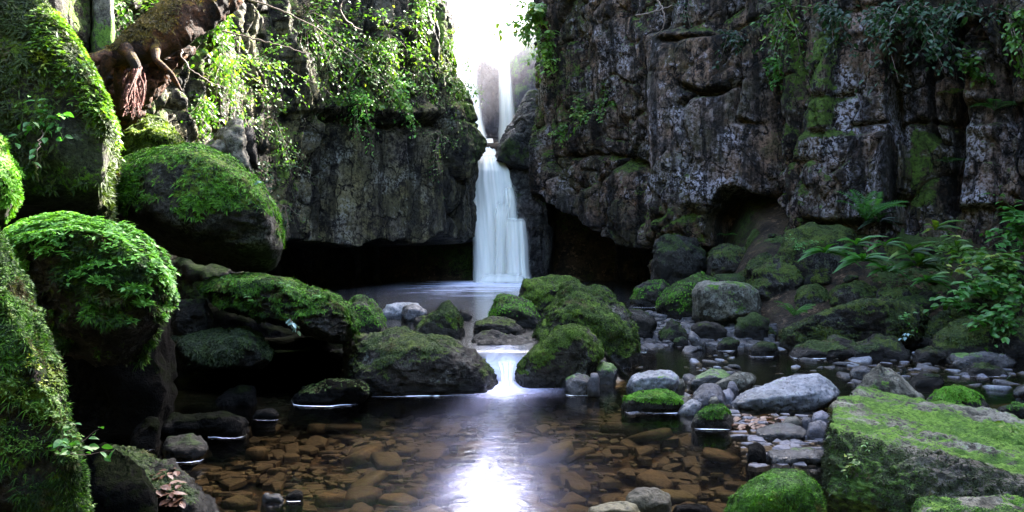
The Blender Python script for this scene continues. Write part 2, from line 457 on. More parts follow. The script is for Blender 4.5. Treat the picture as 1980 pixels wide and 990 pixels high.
gx = np.concatenate([np.linspace(-60, -10, 14), np.arange(-9.5, 12, 0.11), np.linspace(12.5, 60, 14)])
gy = np.concatenate([np.linspace(-50, 1, 14), np.arange(1.5, 28, 0.11), np.linspace(29, 90, 12)])
GX, GY = np.meshgrid(gx, gy)
gz = ground_z(GX.ravel(), GY.ravel())
gz = np.where(np.abs(GX.ravel()) > 12, np.minimum(gz, 4), gz)
GV = np.stack([GX.ravel(), GY.ravel(), gz], 1)
def grid_faces(nx, ny):
    i = np.arange(nx * ny).reshape(ny, nx)
    return np.stack([i[:-1, :-1].ravel(), i[:-1, 1:].ravel(), i[1:, 1:].ravel(), i[1:, :-1].ravel()], 1)
GF = grid_faces(len(gx), len(gy))
gm = 0.12 + 0.9 * fbm(GV * 0.9, 5, 77, 0.6) + 0.15 * sst(0.5, 1.0, gz)
gm = np.where(gz < 0.1, 0, gm)
ground = link("streambed", mesh_np("streambed", GV, GF, True, {"moss": gm, "lichen": 0 * gz, "wet": 0.7 * sst(0.30, 0.08, gz) * sst(-0.12, -0.02, gz)}, M['earth']), kind="structure")

# ------------------------------------------------------------------ water sheets
def sheet(name, x0, x1, y0, y1, st, zf, foamf, mat):
    xs, ys = np.arange(x0, x1, st), np.arange(y0, y1, st)
    X, Y = np.meshgrid(xs, ys)
    x, y = X.ravel(), Y.ravel()
    V = np.stack([x, y, zf(x, y)], 1)
    return link(name, mesh_np(name, V, grid_faces(len(xs), len(ys)), True, {"foam": foamf(x, y, V)}, mat), kind="structure")

def foam_glare_low(x, y, V):
    cx, cy = -0.08, 8.45
    dx, dy = x - cx, cy - y
    r = np.hypot(dx, dy)
    ang = np.abs(np.arctan2(dx + 0.08 * dy, np.maximum(dy, 0.001)))
    P = np.stack([x * 6, y * 1.2, 0 * x], 1)
    n = fbm(P, 3, 3)
    f = 0.85 * np.exp(-(r / 0.5) ** 2) + 0.46 * np.exp(-(ang / 0.34) ** 2) * np.exp(-r / 1.7) * (0.75 + 0.5 * n)
    f += 0.42 * np.exp(-((x + 0.10) / 0.34) ** 2) * sst(7.2, 4.6, y) * (0.7 + 0.6 * n)  # the pool's sky reflection, painted in as extra foam
    return np.clip(f, 0, 0.95)
sheet("lower_pool_water", -7, 14, 0.2, 15.2, 0.08, lambda x, y: np.zeros_like(x), foam_glare_low, M['water'])

def up_z(x, y):
    a = sst(8.62, 9.0, y + 0.15 * np.abs(x + 0.05))            # lip by the boulders
    a = np.where(x > 1.6, sst(12.4, 15.0, y) * 1.0, a)
    t = sst(0.95, 1.45, x)
    a = sst(8.62, 9.0, y) * (1 - t) + sst(12.3, 14.9, y) * t
    P = np.stack([x * 3, y * 3, 0 * x], 1)
    rip = 0.035 * fbm(P, 3, 8) * t * sst(0.02, 0.2, a) * sst(1.0, 0.8, a)
    return -0.06 + 0.35 * a + rip
def foam_glare_up(x, y, V):
    z = V[:, 2]
    t = sst(0.95, 1.45, x)
    sl = sst(-0.05, 0.05, z) * sst(0.286, 0.2, z)
    P = np.stack([x * 5, y * 1.5, 0 * x], 1)
    P2 = np.stack([x * 1.2, y * 5.5, 0 * x], 1)
    f = sl * (1 - t) * 0.3 * (y < 8.95) * (np.abs(x + 0.08) < 0.22) + sl * sst(11.8, 12.4, y) * t * 0.8 * sst(0.05, 0.5, fbm(P, 3, 4))
    r = np.hypot((x + 0.25) / 1.35, (24.6 - y) / 1.5)
    f += 0.95 * np.exp(-r ** 2) + 0.7 * np.exp(-(np.hypot((x + 0.9) / 2.2, (24 - y) / 6.5)) ** 2) * (0.6 + 0.8 * fbm(P2, 3, 6))  # foam at the fall's foot, then the pool's bright reflection painted as foam
    f += 0.3 * np.exp(-((x + 0.1) / 0.3) ** 2) * sst(10.5, 9, y)
    return np.clip(f, 0, 1)
sheet("upper_pool_water", -9, 7.5, 8.5, 27, 0.09, up_z, foam_glare_up, M['water_up'])

# ------------------------------------------------------------------ cliffs
def seg_dist(px, py, pts):
    d = np.full(px.shape, 1e9)
    for (x0, y0), (x1, y1) in zip(pts[:-1], pts[1:]):
        vx, vy = x1 - x0, y1 - y0
        t = np.clip(((px - x0) * vx + (py - y0) * vy) / (vx * vx + vy * vy), 0, 1)
        d = np.minimum(d, np.hypot(px - x0 - t * vx, py - y0 - t * vy))
    return d

def box_m(px, py, x0, y0, x1, y1, e=12):
    return sst(x0 - e, x0 + e, px) * sst(x1 + e, x1 - e, px) * sst(y0 - e, y0 + e, py) * sst(y1 + e, y1 - e, py)

def cliff(name, label, path, ztop, side, feat, mat, ns, nz, seed, zbot=-0.6, zfun=None):
    """path: plan points (x,y) along the foot; side = +1 when the gorge lies to the right of the walking direction."""
    P = np.array([p[:2] for p in path], float)
    dens = np.array([p[2] for p in path], float)[:-1]
    L = np.hypot(*(P[1:] - P[:-1]).T)
    S = np.concatenate([[0], np.cumsum(L)])
    cd = np.concatenate([[0], np.cumsum(L * dens)])
    q = np.linspace(0, cd[-1], ns)
    s = np.interp(q, cd, S)
    x, y = np.interp(s, S, P[:, 0]), np.interp(s, S, P[:, 1])
    # smooth the plan slightly
    ss = np.linspace(0, S[-1], 1200)
    k = np.exp(-np.linspace(-2, 2, 41) ** 2); k /= k.sum()
    xs = np.convolve(np.pad(np.interp(ss, S, P[:, 0]), 20, 'edge'), k, 'valid'); ys = np.convolve(np.pad(np.interp(ss, S, P[:, 1]), 20, 'edge'), k, 'valid')
    x, y = np.interp(s, ss, xs), np.interp(s, ss, ys)
    tx, ty = np.gradient(x, s), np.gradient(y, s)
    ln = np.hypot(tx, ty); nx, ny = ty / ln * side, -tx / ln * side
    zz = np.linspace(zbot, ztop, nz)
    Sg, Zg = np.meshgrid(s, zz)
    X, Y = np.broadcast_to(x, Sg.shape).ravel().copy(), np.broadcast_to(y, Sg.shape).ravel().copy()
    NX, NY = np.broadcast_to(nx, Sg.shape).ravel(), np.broadcast_to(ny, Sg.shape).ravel()
    Zg = zbot + (Zg - zbot) * (1 - 0.16 * sst(22.5, 25.5, y))[None, :]
    sr, zr = Sg.ravel(), Zg.ravel()
    yy = np.maximum(Y, 3)
    px = np.where(Y > 3, 990 + F * X / yy, np.where(X > 0, 3000, -1000))
    py = HOR - (zr - HC) * F / yy
    P3 = np.stack([X, Y, zr], 1)
    wx = 0.35 * fbm(P3 * 0.7, 3, seed); wz = 0.35 * fbm(P3 * 0.7 + 31, 3, seed + 3)
    # big blocks
    f1, f2, cid, dx, dz = voro((sr + wx) / 1.5, (zr + wz) / 4.2, seed)
    d = 0.55 * (cid - 0.5) + 0.30 * dx * (h3(np.floor(cid * 9999).astype(int), np.zeros(len(cid), int), np.zeros(len(cid), int), 5) - 0.5) * 2
    d = d - 0.22 * np.exp(-(f2 - f1) / 0.02) * sst(-0.3, 0.2, fbm(P3 * 0.8, 2, seed + 2)) - 0.06 * np.exp(-(f2 - f1) / 0.10)
    # smaller blocks, tall and narrow
    f1, f2, cid2, dx, dz = voro((sr + wx * 0.6) / 0.55 + 7, (zr + wz * 0.8) / 1.25 + 3, seed + 20)
    amt = sst(-0.25, 0.4, fbm(P3 * 0.45, 2, seed + 6))
    d = d + amt * (0.15 * (cid2 - 0.5) + 0.16 * dx * (cid - 0.5) - 0.08 * np.exp(-(f2 - f1) / 0.05))
    f1, f2, cid3, dx3, dz3 = voro((sr + wx * 0.5) / 0.25, (zr + wz) / 0.33, seed + 40)
    d = d + amt * (0.05 * (cid3 - 0.5) - 0.03 * np.exp(-(f2 - f1) / 0.08))
    d = d + 0.28 * fbm(P3 * np.array([0.5, 0.5, 0.25]), 3, seed + 9) + 0.085 * ridge(P3 * np.array([2.4, 2.4, 1.3]), 5, seed + 10, 0.6) + 0.045 * fbm(P3 * 7, 4, seed + 12, 0.65)
    wp = np.stack([wx, wx, wz], 1)
    c1 = 1 - np.abs(vn(P3 * np.array([0.9, 0.9, 0.22]) + wp * 1.1, seed + 30)); c2 = 1 - np.abs(vn(P3 * np.array([1.9, 1.9, 0.5]) + wp * 1.5 + 9, seed + 31)); c3 = 1 - np.abs(vn(P3 * np.array([0.5, 0.5, 1.3]) + wp * 1.3 + 4, seed + 32))
    d = d - 0.34 * c1 ** 26 - 0.16 * c2 ** 20 - 0.16 * c3 ** 30
    q3 = P3 * np.array([1.1, 1.1, 0.45]) + wp
    st_ = vn(q3, seed + 33) * 2.5
    d = d + 0.13 * (np.floor(st_) + sst(0.0, 0.25, st_ - np.floor(st_)))
    moss = 0.05 + 0.8 * fbm(P3 * np.array([0.7, 0.7, 0.35]), 5, seed + 14, 0.6)
    lich = 0.8 * sst(0.05, 0.30, fbm(P3 * 0.8, 5, seed + 15, 0.65))
    wet = sst(0.9, 0.25, zr) * 0.7
    d, moss, lich, wet = feat(px, py, d, moss, lich, wet, P3, sr, zr)
    V = np.stack([X + NX * d, Y + NY * d, zr + 0.06 * fbm(P3 * 2, 2, seed + 16)], 1)
    # plateau behind the edge
    ex = []
    for off in (0.8, 3, 9, 30):
        ex.append(np.stack([x - nx * off, y - ny * off, zbot + (ztop - zbot) * (1 - 0.16 * sst(22.5, 25.5, y)) + 0.25 * min(off, 4) ** .5 + 0.3 * fbm(np.stack([x, y, x * 0 + off], 1), 3, seed)], 1))
    V = np.concatenate([V] + ex)
    pad = np.zeros(ns * 4)
    Fc = grid_faces(ns, nz + 4)
    if side > 0: pass
    N = vnormals(V, Fc)
    t0 = N[: ns * nz, 0] * NX + N[: ns * nz, 1] * NY
    if t0.mean() < 0:
        Fc = Fc[:, ::-1]; N = -N
    moss = moss + 0.55 * np.clip(N[: ns * nz, 2], -0.6, 1)
    A = {"moss": np.concatenate([moss, pad + 0.9]), "lichen": np.concatenate([lich, pad]), "wet": np.concatenate([wet, pad])}
    o = link(name, mesh_np(name, V, Fc, True, A, mat), label=label, cat="cliff")
    return o, V, N, px, py, A["moss"]

def PX(px, D): return ((px - 990) / F * D, D)

def feat_left(px, py, d, moss, lich, wet, P3, s, z):
    # flat framed panel under the ledge
    pan = box_m(px, py, 648, 238, 872, 468, 9)
    fine = 0.05 * fbm(P3 * np.array([1.6, 1.6, 0.35]), 4, 91) + 0.02 * fbm(P3 * 6, 3, 92)
    d = d * (1 - 0.9 * pan) + pan * (-0.10 + fine)
    d += 0.42 * np.exp(-seg_dist(px, py, [(650, 205), (700, 212), (770, 222), (860, 212)]) ** 2 / 14 ** 2)
    d -= 0.3 * np.exp(-seg_dist(px, py, [(645, 232), (720, 238), (800, 246), (865, 240)]) ** 2 / 8 ** 2)
    d += 0.22 * box_m(px, py, 560, 60, 640, 215, 8) - 0.4 * np.exp(-seg_dist(px, py, [(636, -50), (640, 120), (628, 200)]) ** 2 / 6 ** 2)
    d -= 0.35 * np.exp(-seg_dist(px, py, [(640, 215), (636, 330), (632, 470)]) ** 2 / 6 ** 2)
    d += 0.22 * box_m(px, py, 605, 235, 634, 470, 6)
    d -= 0.30 * np.exp(-seg_dist(px, py, [(795, 240), (805, 330), (790, 400)]) ** 2 / 4 ** 2) * 0.4
    # overhang: the black cave at water level
    lip = 472 + 15 * fbm(P3 * 1.5, 2, 95) - 16 * np.exp(-((px - 860) / 30) ** 2)
    cave = sst(-3, 5, py - lip) * sst(470, 540, px) * sst(935, 905, px)
    d -= 3.2 * cave
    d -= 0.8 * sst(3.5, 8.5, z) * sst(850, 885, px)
    wet = np.maximum(wet, cave * 0.8)  # cave recess also darkened in colour
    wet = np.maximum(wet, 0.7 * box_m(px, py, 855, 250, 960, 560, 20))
    wet = np.maximum(wet, 0.9 * sst(2.4, 1.3, z) * sst(620, 560, px))  # shade painted over the foot of the left cliff
    moss = moss - 0.5 * pan + 0.35 * box_m(px, py, 860, -400, 920, 330, 25) + 0.3 * box_m(px, py, 60, -200, 380, 130, 30) - cave
    moss += 0.25 * box_m(px, py, 350, 60, 600, 460, 40) * sst(-0.2, 0.4, fbm(P3 * 1.3, 3, 96))
    lich = lich + 0.55 * np.exp(-((px - 668) / 20) ** 2) * sst(230, 260, py) + 0.25 * pan * sst(0, 0.3, fbm(P3 * np.array([2, 2, 0.4]), 3, 97))
    return d, moss, lich, wet

left_path = [(-13, -16, .06), (-9.5, -4, .2), (-8.6, 4, 0.5), (*PX(-120, 9.5), 1.4), (*PX(120, 11.5), 1.4), (*PX(350, 14), 1.4), (*PX(520, 17.5), 1.4), (*PX(620, 20), 1.5), (*PX(760, 21.2), 1.6),
             (*PX(868, 22.6), 1.6), (*PX(912, 24.8), 1.0), (*PX(885, 26.3), .6), (*PX(850, 31), .3), (*PX(820, 36), .2), (-7.5, 48, .1)]
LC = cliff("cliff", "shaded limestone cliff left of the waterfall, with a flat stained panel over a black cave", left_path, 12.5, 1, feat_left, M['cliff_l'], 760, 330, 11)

def feat_right(px, py, d, moss, lich, wet, P3, s, z):
    wv = 9 * fbm(P3 * 1.7, 4, 66, 0.6)
    cr = lambda pts, wd, dep: dep * np.exp(-(seg_dist(px + wv, py + wv * 0.6, pts) / (0.85 * wd)) ** 1.4)
    # big pale block
    blk = box_m(px, py, 1262, 60, 1474, 400, 10)
    d = d * (1 - 0.65 * blk) + 0.35 * blk + blk * (0.08 * fbm(P3 * 1.1, 3, 61) + 0.04 * ridge(P3 * 4, 3, 62))
    d -= cr([(1325, 165), (1360, 185), (1410, 178), (1440, 165)], 6, 0.45) + cr([(1325, 205), (1350, 185), (1398, 178)], 5, 0.35)
    d -= cr([(1330, 200), (1340, 250), (1352, 300), (1345, 340)], 4, 0.25) + cr([(1440, 60), (1445, 150), (1440, 240), (1475, 245)], 5, 0.4)
    d -= cr([(1262, 140), (1255, 230), (1268, 330), (1285, 380)], 6, 0.4) + cr([(1300, 80), (1400, 60), (1460, 30)], 5, 0.35)
    # vertical chimneys
    d -= cr([(1484, 90), (1490, 220), (1500, 330), (1480, 440)], 12, 1.1)
    d -= cr([(1546, 230), (1556, 330), (1562, 420)], 6, 0.5) + cr([(1722, 90), (1725, 170), (1732, 260), (1735, 400)], 7, 0.6)
    d -= cr([(1795, 80), (1790, 180), (1800, 260)], 6, 0.5) + cr([(1836, 30), (1848, 150), (1845, 300), (1835, 400)], 12, 1.0)
    d -= cr([(1945, 40), (1960, 150), (1975, 260)], 8, 0.6) + cr([(1655, 245), (1740, 240), (1790, 228), (1840, 240)], 4, 0.3)
    d -= cr([(1150, -60), (1145, 80), (1165, 170), (1150, 290)], 6, 0.35) + cr([(1232, 320), (1250, 400), (1262, 480)], 7, 0.5)
    d -= cr([(1080, 300), (1170, 298), (1240, 315)], 6, 0.4) + cr([(1100, 60), (1105, 200), (1085, 300)], 5, 0.3)
    # protruding ribs
    d += 0.35 * box_m(px, py, 1585, 60, 1618, 260, 6) + 0.3 * box_m(px, py, 1560, 265, 1730, 430, 8) + 0.28 * box_m(px, py, 1845, 240, 1990, 400, 8) + 0.25 * box_m(px, py, 1860, 100, 1920, 200, 8)
    d += 0.3 * box_m(px, py, 1170, 325, 1240, 500, 8)
    # caves at the foot
    lip = np.interp(px, [1000, 1040, 1100, 1180, 1250, 1275], [345, 365, 415, 455, 490, 520]) + 22 * fbm(P3 * 1.4, 4, 64)
    cave = sst(-6, 8, py - lip) * sst(1278, 1262, px)
    arch = sst(0, 14, 66 + wv * 1.6 - np.hypot((px - 1440) / 1.1, (py - 440) / 1.2)) * (py > 300)
    cave2 = sst(-4, 8, py - 478) * sst(1262, 1290, px) * sst(1540, 1500, px) * 0.5
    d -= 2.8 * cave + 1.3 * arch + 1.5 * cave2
    wet = np.maximum(wet, np.maximum(cave, arch) * 0.8)  # cave and arch recesses also darkened in colour
    wet = np.maximum(wet, 0.75 * box_m(px, py, 1000, 395, 1235, 560, 45))  # overhang shade painted into the cliff foot right of the fall
    lich = lich + blk * (0.45 + 1.3 * sst(0, 0.3, fbm(P3 * 1.4, 4, 65))) * sst(150, 260, py) + 1.5 * box_m(px, py, 1850, 230, 2000, 400, 18) + 0.9 * box_m(px, py, 1620, 150, 1720, 260, 25) + 0.8 * box_m(px, py, 1560, 265, 1730, 420, 25) + 0.4 * box_m(px, py, 1180, 60, 1260, 300, 30)
    moss = moss - 0.35 * blk - cave - arch + 0.75 * box_m(px, py, 1756, 255, 1805, 400, 8) + 0.35 * box_m(px, py, 1585, 40, 1625, 270, 8)
    return d, moss, lich, wet

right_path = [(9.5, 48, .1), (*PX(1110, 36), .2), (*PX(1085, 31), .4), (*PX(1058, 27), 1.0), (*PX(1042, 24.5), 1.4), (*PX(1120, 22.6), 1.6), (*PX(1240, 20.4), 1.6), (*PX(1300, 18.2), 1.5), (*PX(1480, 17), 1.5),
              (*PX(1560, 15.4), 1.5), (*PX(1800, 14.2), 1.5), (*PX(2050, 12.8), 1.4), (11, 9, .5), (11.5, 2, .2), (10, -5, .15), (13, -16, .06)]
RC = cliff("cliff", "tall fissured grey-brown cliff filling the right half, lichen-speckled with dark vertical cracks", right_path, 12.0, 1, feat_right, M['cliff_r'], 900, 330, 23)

# upper rock wall behind the narrow gap
def hull_rock_obj(name, P, sub, mat, label=None, cat=None, parent=None, group=None, seed=0, amp=0.08, moss=0.0, mossn=0.6, k=22, wetz=None, lich=0.2, fine=1.0, kind=None, nsc=1.0, cush=0.0, chop=True):
    V, Fc = rock_shape(np.asarray(P, float), sub, k, seed, chop)
    size = float(np.mean(V.max(0) - V.min(0)))
    N = vnormals(V, Fc)
    if (N * (V - V.mean(0))).sum() < 0: Fc = Fc[:, ::-1]; N = -N
    Q = V / size * nsc + seed * 3.17
    sz_ = min(size, 1.1)
    dd_ = 0.9 * fbm(Q * 2.2, 5, seed, 0.55) + 0.45 * ridge(Q * 5.0, 4, seed + 4, 0.6)
    V = V + N * (sz_ * amp * (dd_ - dd_.mean() - 0.12))[:, None] * fine
    f1, f2, cid, a1_, a2_ = voro((V[:, 0] + V[:, 1] * 0.7) / (size * 0.30) + 0.6 * fbm(Q * 3, 2, seed + 21), (V[:, 2] - V[:, 1] * 0.3) / (size * 0.22) + 0.6 * fbm(Q * 3 + 5, 2, seed + 22), seed + 1)
    V = V + N * (sz_ * amp * (0.75 * (cid - 0.5) - 0.35 * np.exp(-(f2 - f1) / 0.06)))[:, None] * fine
    V = V + N * (min(0.035, size * 0.03) * (fbm(V * 9, 4, seed + 8, 0.7) + 0.6 * ridge(V * 17, 3, seed + 11, 0.6)))[:, None]
    N = vnormals(V, Fc)
    mo = moss + mossn * N[:, 2] + 1.15 * fbm(V * (1.6 / max(size, 0.3)) * 1.8, 5, seed + 6, 0.62)
    if cush > 0:
        th = sst(0.35, 0.65, mo) * cush
        V = V - N * cush * 0.9
        V = V + N * (th * (0.5 + 0.5 * np.abs(fbm(V * 5, 3, seed + 5)) * 2 + 0.3 * fbm(V * 22, 2, seed + 7)))[:, None]
    wet = np.zeros(len(V)) if wetz is None else sst(wetz + 0.16, wetz + 0.03, V[:, 2])
    li = np.clip(lich * sst(-0.1, 0.4, fbm(V * 2.5, 4, seed + 9)), 0, 1)
    mo = mo - wet * 0.8
    c = V.mean(0); c[2] = V[:, 2].min()
    me = mesh_np(name, V - c, Fc, True, {"moss": mo, "lichen": li, "wet": wet}, mat)
    o = link(name, me, parent, label, cat, group, kind, loc=tuple(c))
    return o, V, Fc, N, mo, c

def tufts(parent, V, Fc, N, mo, c, n, ln, wd, mat, seed=0, thr=0.45, droop=0.5, flat=0.0, blades=3, name="moss", lift=0.0, keep=None, rnd_lo=0.0):
    """many tiny moss fronds over the mossy part of a rock, one joined stuff part"""
    rg = np.random.default_rng(seed)
    a, b_, c_ = V[Fc[:, 0]], V[Fc[:, 1]], V[Fc[:, 2]]
    ar = np.linalg.norm(np.cross(b_ - a, c_ - a), axis=1)
    fm = mo[Fc].mean(1)
    fn = N[Fc].mean(1)
    wt = ar * sst(thr - 0.12, thr + 0.12, fm) * (1 - 0.85 * (fn[:, 1] > 0.45))
    wt = wt * (0.12 + 0.88 * sst(-0.22, 0.08, fbm(V[Fc[:, 0]] * (0.11 / ln), 4, seed + 60, 0.6)))
    if keep is not None: wt = wt * keep(V[Fc].mean(1))
    if wt.sum() <= 0: return None
    cs = np.cumsum(wt); cs /= cs[-1]
    idx = np.searchsorted(cs, rg.random(n)); idx = np.minimum(idx, len(Fc) - 1)
    u, v = rg.random(n), rg.random(n); m_ = u + v > 1; u[m_], v[m_] = 1 - u[m_], 1 - v[m_]
    p = a[idx] + (b_[idx] - a[idx]) * u[:, None] + (c_[idx] - a[idx]) * v[:, None]
    nn = fn[idx]; nn /= np.linalg.norm(nn, axis=1, keepdims=True)
    p = p + nn * lift
    cl = 0.5 + 0.5 * fbm(p * 6, 2, seed + 3)
    VV, FF, RR = [], [], []
    for k in range(blades):
        rd = rg.normal(size=(n, 3)); rd -= (rd * nn).sum(1, keepdims=True) * nn
        rd /= np.linalg.norm(rd, axis=1, keepdims=True)
        d = nn * (0.65 - 0.45 * flat) + rd * 0.8 + np.array([0, 0, -droop + 0.0])
        d[:, 2] *= (1 - 0.6 * flat)
        d /= np.linalg.norm(d, axis=1, keepdims=True)
        up = nn * (1 - flat) + np.array([0, 0, 1.0]) * flat + 0.25 * rg.normal(size=(n, 3))
        t = np.cross(d, up); t /= np.linalg.norm(t, axis=1, keepdims=True) + 1e-9
        L = ln * (0.5 + rg.random(n))[:, None] * (0.6 + 0.8 * cl)[:, None]; w2 = wd * (0.6 + 0.8 * rg.random(n))[:, None]
        mid = p + d * L * 0.45
        tip = p + d * L + np.array([0, 0, -0.25]) * L * (1 - flat)
        base = len(VV) * 0
        VV.append(np.stack([p, mid + t * w2, tip, mid - t * w2], 1).reshape(-1, 3))
        r = np.clip(rg.random(n) * 0.7 + cl * 0.5 - 0.1, rnd_lo, 1)
        RR.append(np.repeat(r, 4))
    VV = np.concatenate(VV); RR = np.concatenate(RR)
    FF = np.arange(len(VV)).reshape(-1, 4)
    me = mesh_np(name, VV - c, FF, False, {"rnd": RR}, mat)
    return link(name, me, parent, kind="stuff")

def hull_pts(out, D, depth, tilt=0.25, base=0.15, ff=0.78, fb=0.7):
    o = np.array(out, float)
    c = np.array([(o[:, 0].min() + o[:, 0].max()) / 2, (o[:, 1].min() + o[:, 1].max()) / 2])
    h = np.ptp(o[:, 1])
    P = [W(a, b_, D) for a, b_ in o]
    for a, b_ in o:
        qx, qy = c[0] + (a - c[0]) * ff, c[1] + (b_ - c[1]) * ff
        if tilt >= 0:
            qy = qy + tilt * h * sst(1.0, -1.0, np.array((b_ - c[1]) / (h / 2)))     # lower the near top edge
        else:
            qy = qy + tilt * h * sst(-1.0, 1.0, np.array((b_ - c[1]) / (h / 2)))     # raise the near foot: undercut
        P.append(W(qx, qy, D - depth / 2))
        P.append(W(c[0] + (a - c[0]) * fb, c[1] + (b_ - c[1]) * fb - 0.03 * h, D + depth / 2))
    P = np.array(P)
    if base > 0:
        zb = P[:, 2].min()
        low = P[P[:, 2] < zb + 0.35 * (P[:, 2].max() - zb)].copy(); low[:, 2] = zb - base
        P = np.concatenate([P, low])
    return P

ROCKS = []
def R(name, label, out, D=None, depth=None, zw=0.0, tilt=0.25, mat='mossy', moss=0.3, mossn=0.6, sub=5, tn=0, tl=0.03, tw=0.006, tm='moss', amp=0.075, base=0.15, cat=None, k=22, lich=0.2,
      thr=0.45, flat=0.0, seed=None, cush=0.0, group=None, ff=0.78, droop=0.5, fb=0.7, parent=None, fine=1.0):
    o = np.array(out, float)
    wpx = np.ptp(o[:, 0])
    if depth is None:
        d0 = D or ((HC - zw) * F / (o[:, 1].max() - HOR))
        depth = wpx / F * d0 * 0.8
    if D is None:
        D = (HC - zw) * F / (o[:, 1].max() - HOR) + depth * 0.35
    seed = seed if seed is not None else len(ROCKS) * 7 + 3
    P = hull_pts(out, D, depth, tilt, base, ff, fb)
    ob, V, Fc, N, mo, c = hull_rock_obj(name, P, sub, M[mat], label, cat or name.split('_')[-1], parent, group, seed, amp, moss, mossn, k, zw if D < 20 and base > 0 else None, lich, fine, cush=cush)
    if tn: tufts(ob, V, Fc, N, mo, c, tn, tl, tw, M[tm], seed, thr, flat=flat, droop=droop)
    ROCKS.append((ob, V, Fc, N, mo, c))
    return ROCKS[-1]

# --- far rocks around the falls
R('rock_pillar', "tall lavender-grey rock wall beside the upper fall, seen through the bright gap", [(898, 285), (902, 200), (914, 130), (930, 88), (945, 84), (960, 95), (974, 130), (984, 190), (990, 285)], D=33, depth=3, tilt=0.05, mat='cliff_far', moss=-0.5, base=0, sub=6, amp=0.07, k=40, cat='rock wall')
R('rock_pillar', "shaded rock wall right of the upper fall, draped with pale green growth", [(988, 300), (982, 120), (996, 60), (1030, 40), (1075, 60), (1080, 300)], D=33.5, depth=3, tilt=0.05, mat='cliff_far', moss=0.35, base=0, sub=6, amp=0.10, k=40, cat='rock wall')
R('rock_ledge', "dark stepped ledge at the right of the lower fall's lip", [(953, 310), (962, 285), (985, 262), (1005, 222), (1022, 178), (1060, 170), (1085, 330), (1040, 345), (985, 322)], D=26.6, depth=2.4, tilt=0.25, mat='ledge', moss=0.0, base=0, sub=6, amp=0.14, k=30, cat='ledge')
R('rock_ledge', "rounded dark boulder ledge left of the lower fall's lip", [(862, 320), (868, 225), (890, 200), (915, 235), (935, 270), (930, 300), (915, 330)], D=26.2, depth=2.0, tilt=0.2, mat='ledge', moss=0.1, base=0, sub=6, amp=0.14, cat='ledge')
R('rock_step', "black wet rock step right of the lower fall", [(985, 335), (1060, 320), (1075, 420), (1070, 560), (1000, 560), (990, 420)], D=26.0, depth=1.9, tilt=0.25, mat='ledge', moss=-0.2, base=0, sub=6, amp=0.16, k=30, cat='rock')
R('rock_step', "stepped dark rock face behind the lower fall's white veil", [(900, 560), (905, 330), (935, 285), (955, 285), (1000, 335), (1035, 420), (1040, 560)], D=27.3, depth=2.6, tilt=0.1, mat='black', moss=-0.3, base=0, sub=5, amp=0.06, cat='rock')

# ------------------------------------------------------------------ waterfalls
def veil(parent, name, rows, mat, nu=40, nv=90, bulge=0.25, seed=0, edge=0.14, top_fade=0.0, bot_fade=0.0):
    """rows: (py, px_left, px_right, D)"""
    r = np.array(rows, float)
    t = np.linspace(r[0, 0], r[-1, 0], nv)
    pl, pr, dd = (np.interp(t, r[:, 0], r[:, i]) for i in (1, 2, 3))
    u = np.linspace(0, 1, nu)
    Ug, Tg = np.meshgrid(u, t)
    Pl, Pr, Dg = (np.repeat(v[:, None], nu, 1) for v in (pl, pr, dd))
    px = Pl + (Pr - Pl) * Ug
    nz_ = fbm(np.stack([Ug.ravel() * 9, Tg.ravel() * 0.006, 0 * Ug.ravel() + seed], 1), 3, seed).reshape(Ug.shape)
    Dg = Dg - bulge * np.sin(np.pi * Ug) ** 0.6 + 0.09 * nz_
    V = np.stack([(px - 990) / F * Dg, Dg, HC - (Tg - HOR) / F * Dg], -1).reshape(-1, 3)
    e = np.minimum(Ug, 1 - Ug)
    ww = (Tg - t[0]) / (t[-1] - t[0])
    al = sst(0, edge, e + 0.05 * nz_)
    if top_fade: al = al * sst(0, top_fade, ww)
    if bot_fade: al = al * sst(0, bot_fade, 1 - ww)
    me = mesh_np(name, V, grid_faces(nu, nv), True, {"alpha": al.ravel()}, mat)
    uv = me.uv_layers.new(name="UVMap")
    li = np.empty(len(me.loops), dtype=np.int32); me.loops.foreach_get("vertex_index", li)
    UV = np.stack([Ug.ravel() + seed, (Tg.ravel() - t[0]) / 200], 1)[li]
    uv.data.foreach_set("uv", UV.astype(np.float32).ravel())
    return link(name, me, parent)

def empty(name, loc, label, cat, group=None):
    o = bpy.data.objects.new(name, None); COL.objects.link(o); o.location = loc
    return tag(o, label, cat, group)

def at_empty(o, ch):
    """children built in world coordinates: keep them where they stand"""
    ch.matrix_parent_inverse = Matrix.Translation(-Vector(o.location))
    return ch

